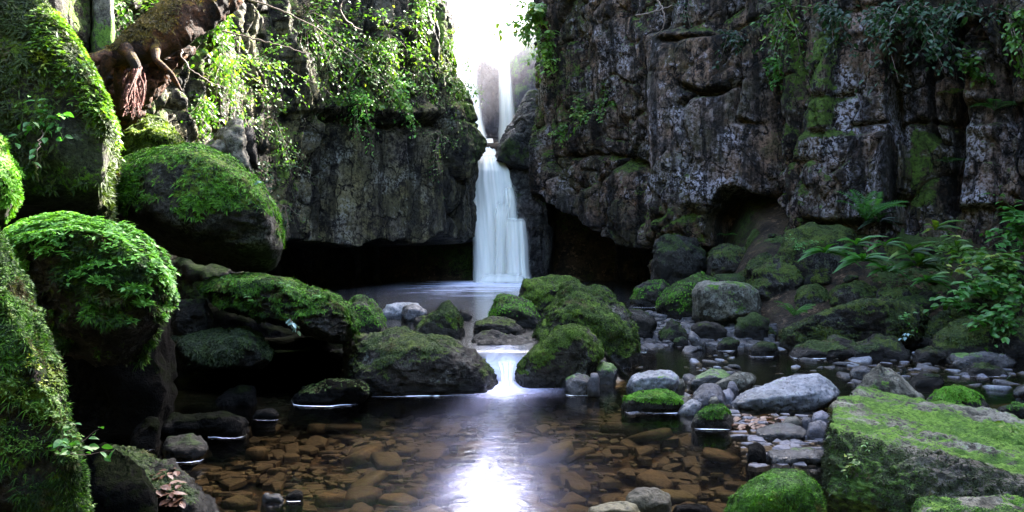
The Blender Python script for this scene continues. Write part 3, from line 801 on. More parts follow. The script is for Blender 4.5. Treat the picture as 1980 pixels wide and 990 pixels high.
wf = empty("waterfall", tuple(W(968, 545, 24.9)), "silky white lower waterfall dropping in broad steps into the far pool", "waterfall")
for ch in (
    veil(wf, "water_neck", [(268, 935, 954, 27.6), (286, 934, 957, 27.1), (300, 928, 964, 26.7), (316, 915, 980, 26.3), (335, 908, 990, 26.0)], M['veil'], 20, 30, 0.1, 1),
    veil(wf, "water_veil", [(296, 932, 960, 26.9), (306, 922, 970, 26.5), (316, 914, 980, 26.2), (330, 909, 988, 25.95), (350, 907, 992, 25.8), (380, 909, 996, 25.6), (430, 912, 1002, 25.3), (500, 914, 1010, 24.95), (548, 914, 1014, 24.7)], M['veil'], 60, 120, 0.2, 2, 0.10, 0.05, 0.0),
    veil(wf, "water_veil", [(418, 974, 1012, 25.0), (424, 972, 1019, 24.6), (470, 972, 1024, 24.5), (520, 973, 1027, 24.4), (548, 972, 1030, 24.35)], M['veil'], 30, 70, 0.2, 5, 0.25, 0.10, 0.0),
    veil(wf, "splash", [(524, 922, 1022, 24.3), (536, 910, 1034, 24.2), (549, 898, 1046, 24.1)], M['veil_thin'], 50, 20, 0.2, 31, 0.4, 0.6, 0.25),
    veil(wf, "water_veil", [(345, 968, 994, 25.6), (352, 967, 1000, 25.3), (400, 970, 1004, 25.1), (548, 972, 1014, 24.5)], M['veil_thin'], 26, 80, 0.15, 19, 0.4, 0.2, 0.0),
    veil(wf, "water_veil", [(374, 954, 990, 25.0), (380, 953, 996, 24.65), (430, 953, 985, 24.6), (548, 950, 985, 24.4)], M['veil_thin'], 26, 80, 0.15, 9, 0.35, 0.25, 0.0),
): at_empty(wf, ch)
uf = empty("waterfall", tuple(W(975, 280, 31.5)), "narrow upper waterfall glowing in the bright gap between the cliffs", "waterfall")
for ch in (
    veil(uf, "water_veil", [(50, 958, 978, 32.0), (95, 961, 984, 31.6), (160, 961, 992, 31.3), (230, 961, 1000, 31.1), (285, 958, 1006, 31.0)], M['veil'], 24, 90, 0.15, 12, 0.3),
    veil(uf, "water_streak", [(90, 884, 922, 31.6), (170, 894, 928, 31.2), (240, 908, 938, 30.6), (285, 924, 948, 29.8)], M['veil'], 20, 60, 0.1, 15, 0.35, 0.15),
): at_empty(uf, ch)

# cascade between the front boulders
cf = empty("cascade", tuple(W(975, 750, 8.4)), "small silky cascade slipping between two mossy boulders into the near pool", "cascade")
at_empty(cf, veil(cf, "water_veil", [(694, 956, 1000, 8.95), (702, 959, 998, 8.75), (722, 966, 994, 8.6), (742, 966, 997, 8.45), (754, 955, 1008, 8.3)], M['veil_thin'], 30, 40, 0.05, 22, 0.25, 0.25, 0.25))

exec_parts = []
# ------------------------------------------------------------------ left side boulders
big_l = R('mossy_boulder', "huge rough boulder at the upper left edge, moss down its sloping ridge", [(-180, -200), (-20, -140), (40, -30), (95, 55), (140, 110), (172, 170), (200, 235), (224, 290), (226, 350), (218, 410), (200, 445), (60, 470), (-180, 480)],
          D=7.6, depth=3.2, tilt=-0.05, mat='mossy', moss=0.62, mossn=0.4, cush=0.05, sub=6, tn=34000, tl=0.05, tw=0.007, amp=0.07, base=0.0, lich=0.5, tm='moss_dark', thr=0.5, ff=0.86, flat=0.3)
R('mossy_boulder', "bright mossy boulder edge low on the far left border", [(-160, 250), (-30, 255), (5, 290), (26, 340), (24, 390), (5, 425), (-160, 440)], D=5.6, depth=1.2, mat='mossy', moss=0.45, sub=5, tn=3500, tl=0.035, tw=0.008, base=0, amp=0.05)
mid_l = R('mossy_boulder', "great boulder with moss-capped left side and bare grey right face, black hollow beneath", [(222, 322), (255, 300), (300, 283), (350, 277), (400, 284), (440, 302), (480, 335), (515, 380), (538, 430), (545, 485), (530, 522), (480, 527), (400, 505), (300, 480), (228, 440)],
          D=9.2, depth=2.3, tilt=-0.18, mat='mossy', moss=0.22, mossn=0.8, sub=6, tn=18000, tl=0.05, tw=0.007, amp=0.05, base=0, lich=0.7, thr=0.5, k=16, flat=0.2)
R('mossy_rock', "sunlit yellow-green mossy rock beneath the uprooted tree", [(205, 300), (215, 245), (240, 222), (285, 222), (330, 250), (350, 275), (340, 310), (250, 320)], D=10.6, depth=1.4, mat='mossy', moss=0.6, sub=5, tn=5000, tl=0.05, tw=0.012, tm='moss_yel', base=0)
R('pointed_rock', "bare buff pointed rock behind the great grey-faced boulder", [(385, 300), (420, 260), (455, 222), (470, 226), (478, 290), (485, 335), (400, 330)], D=11.2, depth=1.2, tilt=0.1, mat='slab', moss=-0.3, sub=5, base=0, k=30)
R('pointed_rock', "narrow brown rock spur right of the buff pointed rock", [(465, 320), (478, 245), (490, 250), (500, 330)], D=11.6, depth=.9, tilt=0.1, mat='brown_moss', moss=-0.3, sub=4, base=0, k=30)
R('rock_column', "mossy green rock column at the top left, first from the left", [(105, 215), (110, -40), (170, -60), (168, 190)], D=12.2, depth=1.2, tilt=0.03, mat='slab', moss=0.35, mossn=0.3, sub=5, base=0, k=30, amp=0.03)
R('rock_column', "mossy green rock column at the top left, split from its neighbour by a crack", [(172, 210), (176, -60), (215, -60), (222, 150), (212, 215)], D=12.1, depth=1.2, tilt=0.03, mat='slab', moss=0.45, mossn=0.3, sub=5, base=0, k=30, amp=0.03)
R('shade_filler_rock', "added dark filler for the black shade under the leafy green hummock", [(60, 600), (120, 500), (300, 500), (330, 620), (320, 760), (330, 900), (60, 900)], D=6.6, depth=1.0, mat='black', moss=0.1, sub=5, base=0.2, tilt=0)  # near-black filler rock added to hold the shade of this hollow
hum = R('mossy_hummock', "overhanging hummock thick with feathery green moss and small leaves", [(15, 450), (60, 428), (130, 420), (195, 430), (250, 452), (292, 495), (322, 545), (328, 590), (318, 650), (270, 700), (190, 720), (110, 690), (70, 600), (30, 520)],
        D=5.2, depth=1.5, tilt=-0.16, mat='mossy', moss=0.62, mossn=0.45, sub=6, tn=32000, tl=0.036, tw=0.005, amp=0.06, base=0, cush=0.05, flat=0.35, thr=0.5)
near_l = R('mossy_boulder', "nearest boulder in the bottom left corner, shaggy with bright green moss", [(-300, 400), (-110, 420), (-25, 458), (8, 515), (32, 570), (52, 640), (64, 700), (98, 770), (108, 830), (138, 900), (150, 980), (155, 1080), (-300, 1080)],
          D=3.3, depth=1.0, tilt=0.12, mat='mossy', moss=0.75, mossn=0.35, sub=6, tn=70000, tl=0.026, tw=0.0024, amp=0.05, base=0, cush=0.04, ff=0.86, thr=0.45)
ledge = R('mossy_ledge', "overhanging rock shelf with a bright green moss carpet on top", [(385, 552), (415, 535), (470, 529), (530, 527), (560, 540), (610, 552), (655, 570), (690, 605), (697, 640), (680, 672), (600, 655), (500, 625), (410, 600)],
          D=8.6, depth=1.9, tilt=-0.1, mat='mossy', moss=0.35, mossn=0.7, sub=6, tn=26000, tl=0.03, tw=0.005, amp=0.05, base=0, cush=0.05, k=18)
R('mossy_rock', "dim mossy block under the green shelf, curved along its top", [(325, 660), (380, 645), (430, 655), (470, 634), (505, 642), (522, 690), (505, 712), (340, 715)], D=8.0, depth=0.9, mat='mossy_dark', moss=0.4, sub=5, tn=2500, tl=0.03, tw=0.007, tm='moss_dark', base=0.0)
R('dark_rock', "dim rough stone between the leafy hummock and the green shelf", [(330, 600), (350, 580), (395, 580), (410, 610), (405, 650), (340, 655)], D=8.3, depth=0.6, mat='mossy_dark', moss=-0.1, sub=5, base=0.0)
R('shade_filler_rock', "added black filler for the deep shade under the green shelf", [(330, 800), (340, 690), (520, 650), (690, 650), (700, 790), (500, 800)], D=9.6, depth=1.0, mat='black', moss=0.1, sub=5, base=0.3, tilt=0)  # added near-black backing for the shade under the shelf
R('shade_filler_rock', "added black filler for the shade between the moss shelf and the dim mossy block", [(355, 690), (365, 610), (410, 580), (500, 590), (575, 620), (620, 660), (610, 700)], D=10.8, depth=1.0, mat='black', moss=0.2, sub=5, base=0.3, amp=0.12)  # filler added so this shaded gap stays dark
R('shade_filler_rock', "added dark filler for the shaded corner below the great grey-faced boulder", [(318, 600), (322, 520), (350, 490), (420, 500), (480, 520), (520, 560), (500, 600)], D=12.4, depth=1.2, mat='mossy_dark', moss=0.1, sub=5, base=0.3, amp=0.12)  # filler added to keep this shaded corner dark
R('dark_rock', "black waterline rock left of the foam lip, white line along its foot", [(560, 768), (600, 745), (650, 732), (700, 730), (718, 745), (712, 765), (650, 780), (580, 780)], depth=0.7, mat='black', moss=0.25, sub=5, tn=700, tl=0.02, tw=0.005, tm='moss_dark', amp=0.09)
R('dark_rock', "small black rock standing at the back of the dark shore", [(412, 790), (425, 765), (460, 743), (492, 748), (495, 790)], D=7.6, depth=.4, mat='black', moss=0.0, sub=4)
R('dark_rock', "long low black rock lying along the left shore", [(305, 830), (330, 802), (400, 796), (470, 798), (486, 812), (484, 832), (400, 842), (320, 842)], depth=0.5, mat='black', moss=0.2, sub=5, amp=0.07)
R('dark_rock', "small black stone with a lavender water line, at the left shore", [(250, 860), (262, 825), (290, 806), (308, 812), (305, 850), (260, 866)], depth=0.35, mat='black', moss=0.1, sub=4)
R('dark_rock', "flat-topped dark stone reaching from the left shore into the brown water", [(310, 868), (322, 845), (365, 840), (392, 850), (404, 862), (350, 890), (335, 884)], depth=0.4, mat='mossy_dark', moss=0.1, sub=4, tilt=0.45)
R('dark_rock', "tiny dark stone edged with white, right of the long low black rock", [(486, 806), (495, 793), (525, 790), (540, 800), (500, 810)], depth=0.2, mat='black', moss=0.0, sub=4)
fl = R('dark_boulder', "dark sloping boulder in the left foreground strewn with leaf litter", [(190, 1060), (195, 900), (215, 868), (260, 866), (300, 880), (345, 905), (400, 955), (440, 1000), (440, 1060)], D=4.6, depth=0.9, tilt=0.3, mat='mossy_dark', moss=0.1, sub=6, base=0.1, tn=1500, tl=0.02, tw=0.005, tm='moss_dark')
R('dark_boulder', "black boulder in the bottom left shade beside the shaggy green boulder", [(150, 1080), (165, 900), (200, 860), (250, 880), (300, 960), (310, 1080)], D=4.1, depth=0.5, mat='black', moss=0.0, sub=5, base=0.1)
R('wet_stone', "small dark stone breaking the near brown water, white ring at its foot", [(552, 964), (560, 953), (575, 947), (585, 952), (586, 962), (570, 967)], depth=0.12, mat='black', moss=-0.5, sub=4, base=0.2)
R('wet_stone', "thin sliver of stone just awash left of the ringed stone", [(504, 962), (515, 953), (545, 955), (552, 966), (530, 970)], depth=0.12, mat='wet', moss=-0.5, sub=4, base=0.2)

# --- middle boulders
R('mossy_boulder', "long dark whale-backed boulder with a white foam line along its base", [(655, 720), (660, 670), (680, 645), (720, 640), (790, 637), (850, 645), (900, 655), (930, 678), (955, 705), (968, 735), (968, 752), (900, 758), (800, 758), (700, 752)], depth=1.5, tilt=0.22, mat='brown_moss', moss=0.15, mossn=0.6, sub=6, tn=10000, tl=0.020, tw=0.004, cush=0.02, tm='moss_dark', amp=0.05, thr=0.5)
R('mossy_rock', "pyramid-shaped mossy rock standing behind the long dark boulder", [(797, 645), (815, 622), (845, 600), (868, 582), (880, 592), (893, 612), (898, 655), (830, 655)], D=10.6, zw=0.29, depth=0.8, mat='mossy', moss=0.3, sub=5, tn=1800, tl=0.025, tw=0.006, k=30, amp=0.04, tm='moss_olive')
R('mossy_rock', "mossy boulder at the right end of the green shelf, by the upper pool", [(668, 590), (680, 570), (705, 566), (725, 582), (740, 610), (752, 645), (700, 655), (672, 640)], D=10.6, zw=0.29, depth=0.8, mat='mossy_dark', moss=0.3, sub=5, tn=900, tl=0.025, tw=0.006)
R('flat_stone', "flat wet grey stone glinting at the edge of the far pool", [(733, 604), (745, 592), (775, 584), (808, 587), (810, 598), (790, 612), (745, 614)], D=13.0, zw=0.29, mat='grey', moss=-0.8, sub=4, tilt=0.5)
R('dark_rock', "small blocky dark stone right of the flat wet grey stone", [(776, 612), (778, 592), (800, 588), (822, 596), (826, 606), (815, 618), (790, 618)], D=12.2, zw=0.29, mat='wet', moss=-0.3, sub=4)
R('dark_rock', "small pale-topped stone tucked left of the pyramid-shaped rock", [(800, 625), (806, 612), (822, 610), (830, 622), (825, 634), (805, 634)], D=11.6, zw=0.29, mat='brown_moss', moss=-0.1, sub=4)
R('dark_rock', "small dark stone right behind the pyramid-shaped rock", [(885, 608), (892, 598), (905, 600), (912, 612), (905, 622), (890, 622)], D=12.6, zw=0.29, mat='mossy_dark', moss=-0.1, sub=4)
R('rounded_rock', "grey rounded rock at the edge of the far pool, left of the twin-topped boulder", [(912, 645), (916, 622), (940, 612), (975, 613), (1000, 625), (1012, 642), (1008, 655), (930, 655)], D=10.9, zw=0.29, depth=.6, mat='brown_moss', moss=0.0, sub=5)
R('flat_rock', "flat pale-topped slab above the small cascade", [(905, 680), (912, 652), (930, 640), (965, 641), (1010, 652), (1050, 660), (1045, 685), (1000, 692), (930, 690)], D=9.9, zw=0.25, depth=.8, mat='brown_moss', moss=-0.05, sub=5, tilt=0.35, k=30)
R('mossy_rock', "twin-topped mossy boulder in the upper pool left of the pale-ridged one", [(946, 625), (950, 595), (962, 571), (985, 570), (998, 578), (1020, 582), (1045, 605), (1055, 640), (1030, 655), (970, 650)], D=11.8, zw=0.29, depth=.8, mat='mossy_dark', moss=0.35, sub=5, tn=900, tl=0.025, tw=0.006, amp=0.08)
R('mossy_boulder', "flat-topped mossy boulder at the back of the midstream cluster", [(1000, 580), (1006, 555), (1015, 537), (1050, 531), (1085, 533), (1115, 543), (1135, 555), (1130, 600), (1040, 610)], D=13.2, zw=0.29, depth=1.1, mat='mossy', moss=0.3, sub=5, tn=2000, tl=0.03, tw=0.007, k=28, tm='moss_olive')
i3 = R('mossy_boulder', "largest midstream boulder, mossy with a pale pointed ridge", [(1025, 655), (1045, 620), (1068, 585), (1085, 556), (1108, 546), (1150, 560), (1190, 583), (1222, 612), (1238, 645), (1242, 688), (1215, 706), (1150, 708), (1060, 700)], D=10.4, depth=1.5, mat='mossy', moss=0.28, mossn=0.7, sub=6, tn=14000, tl=0.024, tw=0.004, cush=0.03, k=26, amp=0.05, lich=0.5, tm='moss_olive')
R('mossy_boulder', "egg-shaped mossy boulder right of the small cascade, dark hollow beneath", [(996, 728), (1003, 705), (1035, 670), (1070, 640), (1105, 627), (1138, 633), (1162, 655), (1169, 680), (1150, 705), (1110, 732), (1050, 750), (1008, 747)], D=8.7, depth=0.9, tilt=0.05, mat='mossy', moss=0.22, mossn=0.7, sub=6, tn=9000, tl=0.018, tw=0.0035, k=16, cush=0.02, amp=0.035, lich=0.6, tm='moss_olive')
R('mossy_rock', "low olive rock peeping out behind the largest midstream boulder", [(1130, 560), (1150, 547), (1175, 555), (1192, 572), (1185, 590), (1140, 590)], D=14.0, zw=0.29, mat='mossy', moss=0.35, sub=4, tn=300, tl=0.03, tw=0.007, tm='moss_olive')
R('dark_rock', "dark flat rock right of the largest midstream boulder", [(1190, 610), (1205, 596), (1240, 600), (1268, 622), (1262, 640), (1210, 640)], D=12.2, zw=0.1, mat='mossy_dark', moss=-0.1, sub=4, tilt=0.4)
R('wet_stone', "angular grey-green wet stone at the foot of the egg-shaped boulder", [(1090, 752), (1095, 730), (1118, 720), (1138, 730), (1148, 750), (1115, 762)], depth=0.3, mat='wet', moss=0.0, sub=4, k=40)
R('wet_stone', "small domed wet stone right of the egg-shaped boulder", [(1147, 740), (1150, 710), (1165, 698), (1185, 705), (1195, 725), (1180, 742)], depth=0.3, mat='wet', moss=0.1, sub=4)
R('wet_stone', "tiny bluish stone between the two wet stones by the egg-shaped boulder", [(1136, 738), (1142, 722), (1156, 722), (1160, 738)], D=7.9, depth=0.15, mat='cobble', moss=-0.5, sub=3)

# --- right middle distance
R('mossy_rock', "low mossy rock at the mouth of the right-hand cave", [(1220, 580), (1228, 558), (1255, 543), (1290, 544), (1302, 565), (1290, 590), (1230, 590)], D=15.6, zw=0.29, mat='mossy_dark', moss=0.25, sub=5, tn=500, tl=0.03, tw=0.007)
R('mossy_rock', "leaning wedge of mossy rock rising to a crest, beside the blocky pale boulder", [(1266, 600), (1275, 575), (1310, 548), (1350, 526), (1368, 527), (1390, 540), (1385, 590), (1350, 612), (1285, 605)], D=14.2, zw=0.2, depth=1.0, mat='mossy_dark', moss=0.35, sub=5, tn=1200, tl=0.03, tw=0.007, k=28)
R('block_boulder', "blocky boulder with a pale grey-green flat top and black underside", [(1338, 600), (1340, 560), (1350, 547), (1400, 543), (1450, 548), (1475, 570), (1472, 600), (1440, 600), (1350, 612)], D=13.4, zw=0.2, depth=1.2, tilt=-0.05, mat='slab', moss=0.05, mossn=0.2, sub=5, k=40, amp=0.03)
R('mossy_rock', "dark mossy rock tucked behind the blocky pale boulder", [(1360, 560), (1375, 535), (1420, 530), (1450, 540), (1462, 560)], D=15.2, zw=0.4, mat='mossy_dark', moss=0.1, sub=4)
riff = [("triangular mossy stone in the middle of the riffle", [(1272, 650), (1280, 635), (1300, 618), (1325, 640), (1340, 665), (1285, 665)], 'mossy_dark', 0.35),
        ("small mossy nub with a white line, in front of the triangular stone", [(1300, 665), (1306, 653), (1320, 650), (1330, 660), (1325, 669)], 'mossy_dark', 0.4),
        ("slanting dark plank-like stone in the riffle", [(1330, 645), (1338, 640), (1368, 668), (1360, 674), (1345, 668)], 'wet', -0.4),
        ("mossy squarish stone at the right end of the riffle, white water at its left", [(1385, 672), (1392, 660), (1410, 652), (1428, 660), (1422, 676), (1395, 677)], 'mossy_dark', 0.35),
        ("long low stone across the top of the riffle", [(1335, 632), (1350, 622), (1390, 624), (1405, 640), (1370, 648), (1340, 645)], 'brown_moss', -0.1),
        ("rounded mossy stone with a tail of white water", [(1395, 640), (1408, 626), (1425, 628), (1438, 645), (1400, 650)], 'mossy_dark', 0.2),
        ("mossy stone sloping down from the blocky boulder's right corner", [(1418, 640), (1425, 620), (1460, 606), (1490, 620), (1485, 645), (1440, 648)], 'mossy_dark', 0.3),
        ("mossy dome in mid water below the right bank, white ring at its left", [(1447, 683), (1455, 668), (1475, 660), (1498, 666), (1508, 680), (1480, 688)], 'mossy_dark', 0.3),
        ("lavender wet slab stone at the left of the riffle", [(1232, 650), (1240, 636), (1262, 630), (1275, 640), (1268, 655)], 'wet', -0.5),
        ("lavender upright shard under the blocky pale boulder", [(1310, 610), (1322, 598), (1336, 594), (1338, 600), (1322, 612)], 'cobble', -0.6),
        ("small grey stones' topmost pale pebble above the riffle", [(1258, 606), (1266, 598), (1282, 598), (1288, 608), (1270, 612)], 'wet', -0.3),
        ("yellow-green mossy knob at the foot of the right bank", [(1468, 652), (1475, 636), (1490, 632), (1500, 645), (1495, 658)], 'mossy', 0.5)]
for lb, o_, mt, ms in riff:
    R('riffle_stone', lb, o_, zw=0.12 if max(p[1] for p in o_) < 650 else 0.0, mat=mt, moss=ms, sub=4, cat='stone', amp=0.08, k=26, tn=250 if ms > 0.15 else 0, tl=0.022, tw=0.006, tm='moss_dark')

# --- right bank
R('bank_rock', "long low mossy boulder stretched along the right bank", [(1500, 655), (1520, 635), (1560, 618), (1620, 600), (1680, 580), (1740, 576), (1780, 590), (1800, 612), (1790, 650), (1700, 662), (1580, 668), (1510, 668)], D=11.9, depth=1.6, tilt=-0.1, mat='brown_moss', moss=0.25, mossn=0.7, sub=6, tn=5000, tl=0.03, tw=0.007, tm='moss_dark', k=16)
R('bank_rock', "dark mossy waterside rock right below the long low boulder, its left half", [(1520, 692), (1532, 675), (1570, 662), (1620, 655), (1660, 668), (1670, 700), (1640, 708), (1560, 702)], D=10.9, depth=.9, mat='brown_moss', moss=0.15, sub=5, tn=1800, tl=0.025, tw=0.006, tm='moss_dark', amp=0.09)
R('bank_rock', "rounded mossy waterside rock under the middle of the right bank", [(1640, 705), (1645, 670), (1690, 650), (1730, 655), (1765, 680), (1775, 708), (1700, 714)], D=10.7, depth=.9, mat='brown_moss', moss=0.2, sub=5, tn=1800, tl=0.025, tw=0.006, tm='moss_dark', amp=0.09)
R('bank_rock', "mossy bank rock with pale specks, right of the rounded waterside rock", [(1760, 708), (1775, 680), (1800, 668), (1830, 680), (1845, 706), (1800, 714)], D=10.5, depth=.7, mat='brown_moss', moss=0.15, sub=5, tn=700, tl=0.025, tw=0.006, tm='moss_dark')
R('bank_rock', "flat bare-edged rock over the water at the right, above the green waterside slab", [(1838, 712), (1840, 690), (1880, 680), (1930, 682), (1965, 700), (1960, 715), (1860, 718)], D=10.0, depth=.7, mat='wet', moss=0.0, sub=5, tilt=0.3)
R('bank_rock', "green mossy waterside slab at the right edge with a white water line", [(1850, 735), (1862, 715), (1900, 702), (1945, 712), (1968, 730), (1960, 742), (1880, 742)], D=9.4, depth=.7, mat='mossy', moss=0.3, sub=5, tn=900, tl=0.022, tw=0.006, tm='moss_dark')
bank = [("mossy lump under the hart's-tongue ferns on the right bank", [(1450, 560), (1458, 520), (1490, 500), (1540, 500), (1570, 540), (1560, 590), (1480, 600)], 14.2),
        ("dark mossy block at the foot of the right cliff, by the arch", [(1500, 500), (1520, 450), (1580, 432), (1650, 440), (1680, 490), (1640, 540), (1530, 540)], 14.6),
        ("mossy mound in the middle of the right bank", [(1600, 590), (1612, 560), (1660, 545), (1700, 560), (1712, 590), (1660, 610)], 13.2),
        ("mossy mound right of the middle of the right bank", [(1690, 600), (1705, 565), (1760, 550), (1800, 570), (1820, 610), (1750, 625)], 12.9),
        ("dark mossy block at the right edge of the bank", [(1800, 690), (1810, 650), (1850, 620), (1900, 615), (1950, 640), (1960, 690), (1880, 700)], 11.2),
        ("mossy rock on the far right border above the water", [(1920, 690), (1930, 640), (1970, 610), (2040, 610), (2060, 700)], 10.9),
        ("grey-green blocky rock at the cliff foot behind the wedge rock", [(1262, 530), (1265, 470), (1300, 452), (1350, 460), (1370, 490), (1360, 545)], 17.0),
        ("dark mossy rock under the dark arch in the right cliff", [(1365, 530), (1372, 490), (1400, 472), (1450, 480), (1465, 530)], 16.3),
        ("olive mossy rock between the arch and the bank plants", [(1440, 530), (1450, 505), (1480, 488), (1505, 500), (1510, 545)], 15.0),
        ("mossy rounded rock low on the bank, right of the long low boulder", [(1780, 660), (1790, 620), (1825, 600), (1865, 615), (1870, 655), (1830, 675)], 11.9),
        ("small mossy block above the small pale fern", [(1535, 590), (1545, 560), (1580, 550), (1610, 570), (1605, 600)], 13.4),
        ("mossy shoulder of rock below the broad-leaved shrub", [(1830, 610), (1850, 570), (1900, 555), (1960, 570), (1975, 620)], 12.2)]
for i, (lb, o_, D_) in enumerate(bank):
    R('bank_rock', lb, o_, D=D_, mat='brown_moss' if i not in (6,) else 'mossy_dark', moss=0.28 if i != 6 else -0.1, sub=5, cat='rock', amp=0.09, base=0.4, k=18, tn=900, tl=0.03, tw=0.008, tm='moss_dark')

# --- right foreground
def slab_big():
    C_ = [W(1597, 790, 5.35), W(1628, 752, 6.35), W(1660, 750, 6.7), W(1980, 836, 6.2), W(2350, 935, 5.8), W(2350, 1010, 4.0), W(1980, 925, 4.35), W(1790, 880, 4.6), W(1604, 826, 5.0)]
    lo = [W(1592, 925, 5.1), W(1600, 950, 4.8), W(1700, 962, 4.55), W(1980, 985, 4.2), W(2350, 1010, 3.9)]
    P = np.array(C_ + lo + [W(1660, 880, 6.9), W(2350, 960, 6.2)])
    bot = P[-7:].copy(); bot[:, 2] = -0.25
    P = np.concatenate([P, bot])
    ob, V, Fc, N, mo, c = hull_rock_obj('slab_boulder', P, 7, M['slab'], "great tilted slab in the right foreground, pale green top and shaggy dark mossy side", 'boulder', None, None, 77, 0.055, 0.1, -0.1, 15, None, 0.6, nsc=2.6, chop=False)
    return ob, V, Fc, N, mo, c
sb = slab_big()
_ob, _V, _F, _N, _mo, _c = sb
_mo2 = 0.75 - 0.75 * sst(0.35, 0.85, _N[:, 2]) + 0.25 * fbm(_V * 3, 3, 5)
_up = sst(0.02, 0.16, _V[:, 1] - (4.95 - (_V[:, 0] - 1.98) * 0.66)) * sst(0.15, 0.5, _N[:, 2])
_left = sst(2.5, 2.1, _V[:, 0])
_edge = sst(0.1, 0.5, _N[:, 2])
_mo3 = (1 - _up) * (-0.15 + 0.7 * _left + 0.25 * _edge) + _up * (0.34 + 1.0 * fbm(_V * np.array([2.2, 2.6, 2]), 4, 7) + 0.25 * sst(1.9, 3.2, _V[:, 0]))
_ob.data.attributes["wet"].data.foreach_set("value", (0.95 * (1 - _up) * (1 - 0.6 * _left)).astype(np.float32))  # shade of the slab's front painted in through wet, over its dark moss
_ob.data.attributes["moss"].data.foreach_set("value", _mo3.astype(np.float32))
tufts(_ob, _V, _F, _N, 0.9 - _up, _c, 30000, 0.026, 0.0035, M['moss_shade'], 3, 0.5, keep=lambda p: (p[:, 2] < 10).astype(float))  # near-black fronds add to the front's painted shade
tufts(_ob, _V, _F, _N, _mo3 * _up, _c, 9000, 0.008, 0.0018, M['moss'], 4, 0.5, droop=0.1)
R('pointed_stone', "pointed pale stone with green moss patches behind the great slab", [(1655, 755), (1672, 728), (1702, 706), (1722, 712), (1745, 735), (1775, 760), (1792, 776), (1770, 790), (1690, 790)], D=7.4, depth=.5, mat='slab', moss=0.0, mossn=0.2, sub=5, k=30, lich=0.6, tilt=0.35)
R('mossy_rock', "dark rounded rock in the water behind the pointed pale stone", [(1752, 760), (1762, 733), (1795, 718), (1822, 724), (1828, 750), (1810, 766)], D=8.6, depth=.4, mat='mossy_dark', moss=0.1, sub=4, tn=400, tl=0.02, tw=0.005, tm='moss_dark')
R('mossy_rock', "mossy domed rock right of the pointed pale stone, pale streak on its crest", [(1788, 800), (1800, 768), (1830, 745), (1862, 746), (1895, 765), (1910, 785), (1905, 805), (1850, 812)], D=7.2, depth=.5, mat='mossy', moss=0.3, sub=5, tn=1500, tl=0.02, tw=0.005, tm='moss', lich=0.5)
R('mossy_rock', "small mossy rock at the right border ringed by white water", [(1928, 806), (1932, 788), (1955, 778), (1990, 780), (2010, 806)], D=6.9, depth=.4, mat='mossy_dark', moss=0.35, sub=4, tn=500, tl=0.018, tw=0.005)
R('wet_stone', "small dark stone at the right border between bank and domed rock", [(1960, 760), (1968, 748), (2000, 746), (2010, 764)], D=8.0, depth=.3, mat='wet', moss=-0.2, sub=4)
R('wet_stone', "lavender wet stone at the water's edge left of the pointed pale stone", [(1645, 722), (1650, 710), (1672, 708), (1690, 718), (1680, 728)], D=9.0, depth=.3, mat='wet', moss=-0.4, sub=4)
R('flat_boulder', "broad smooth grey slab, the palest stone of the right shoal", [(1402, 792), (1418, 772), (1440, 760), (1490, 745), (1520, 730), (1580, 724), (1605, 738), (1624, 757), (1605, 774), (1530, 780), (1470, 790), (1420, 800)], D=7.55, depth=.7, tilt=0.45, mat='grey', moss=-0.7, sub=6, k=20, amp=0.02, lich=0.1)
R('mossy_stone', "low cushion of bright moss at the left end of the right shoal", [(1200, 785), (1205, 762), (1235, 754), (1290, 752), (1325, 765), (1340, 778), (1320, 792), (1230, 796)], depth=.45, mat='mossy', moss=0.8, mossn=0.2, sub=5, tn=4000, tl=0.018, tw=0.0045, cush=0.02)
R('mossy_stone', "small tent-shaped mossy stone in front of the pale slab", [(1335, 818), (1350, 800), (1375, 783), (1398, 779), (1414, 795), (1420, 815), (1400, 826), (1350, 826)], depth=.35, mat='mossy', moss=0.75, mossn=0.2, sub=5, tn=3500, tl=0.018, tw=0.0045, k=26)
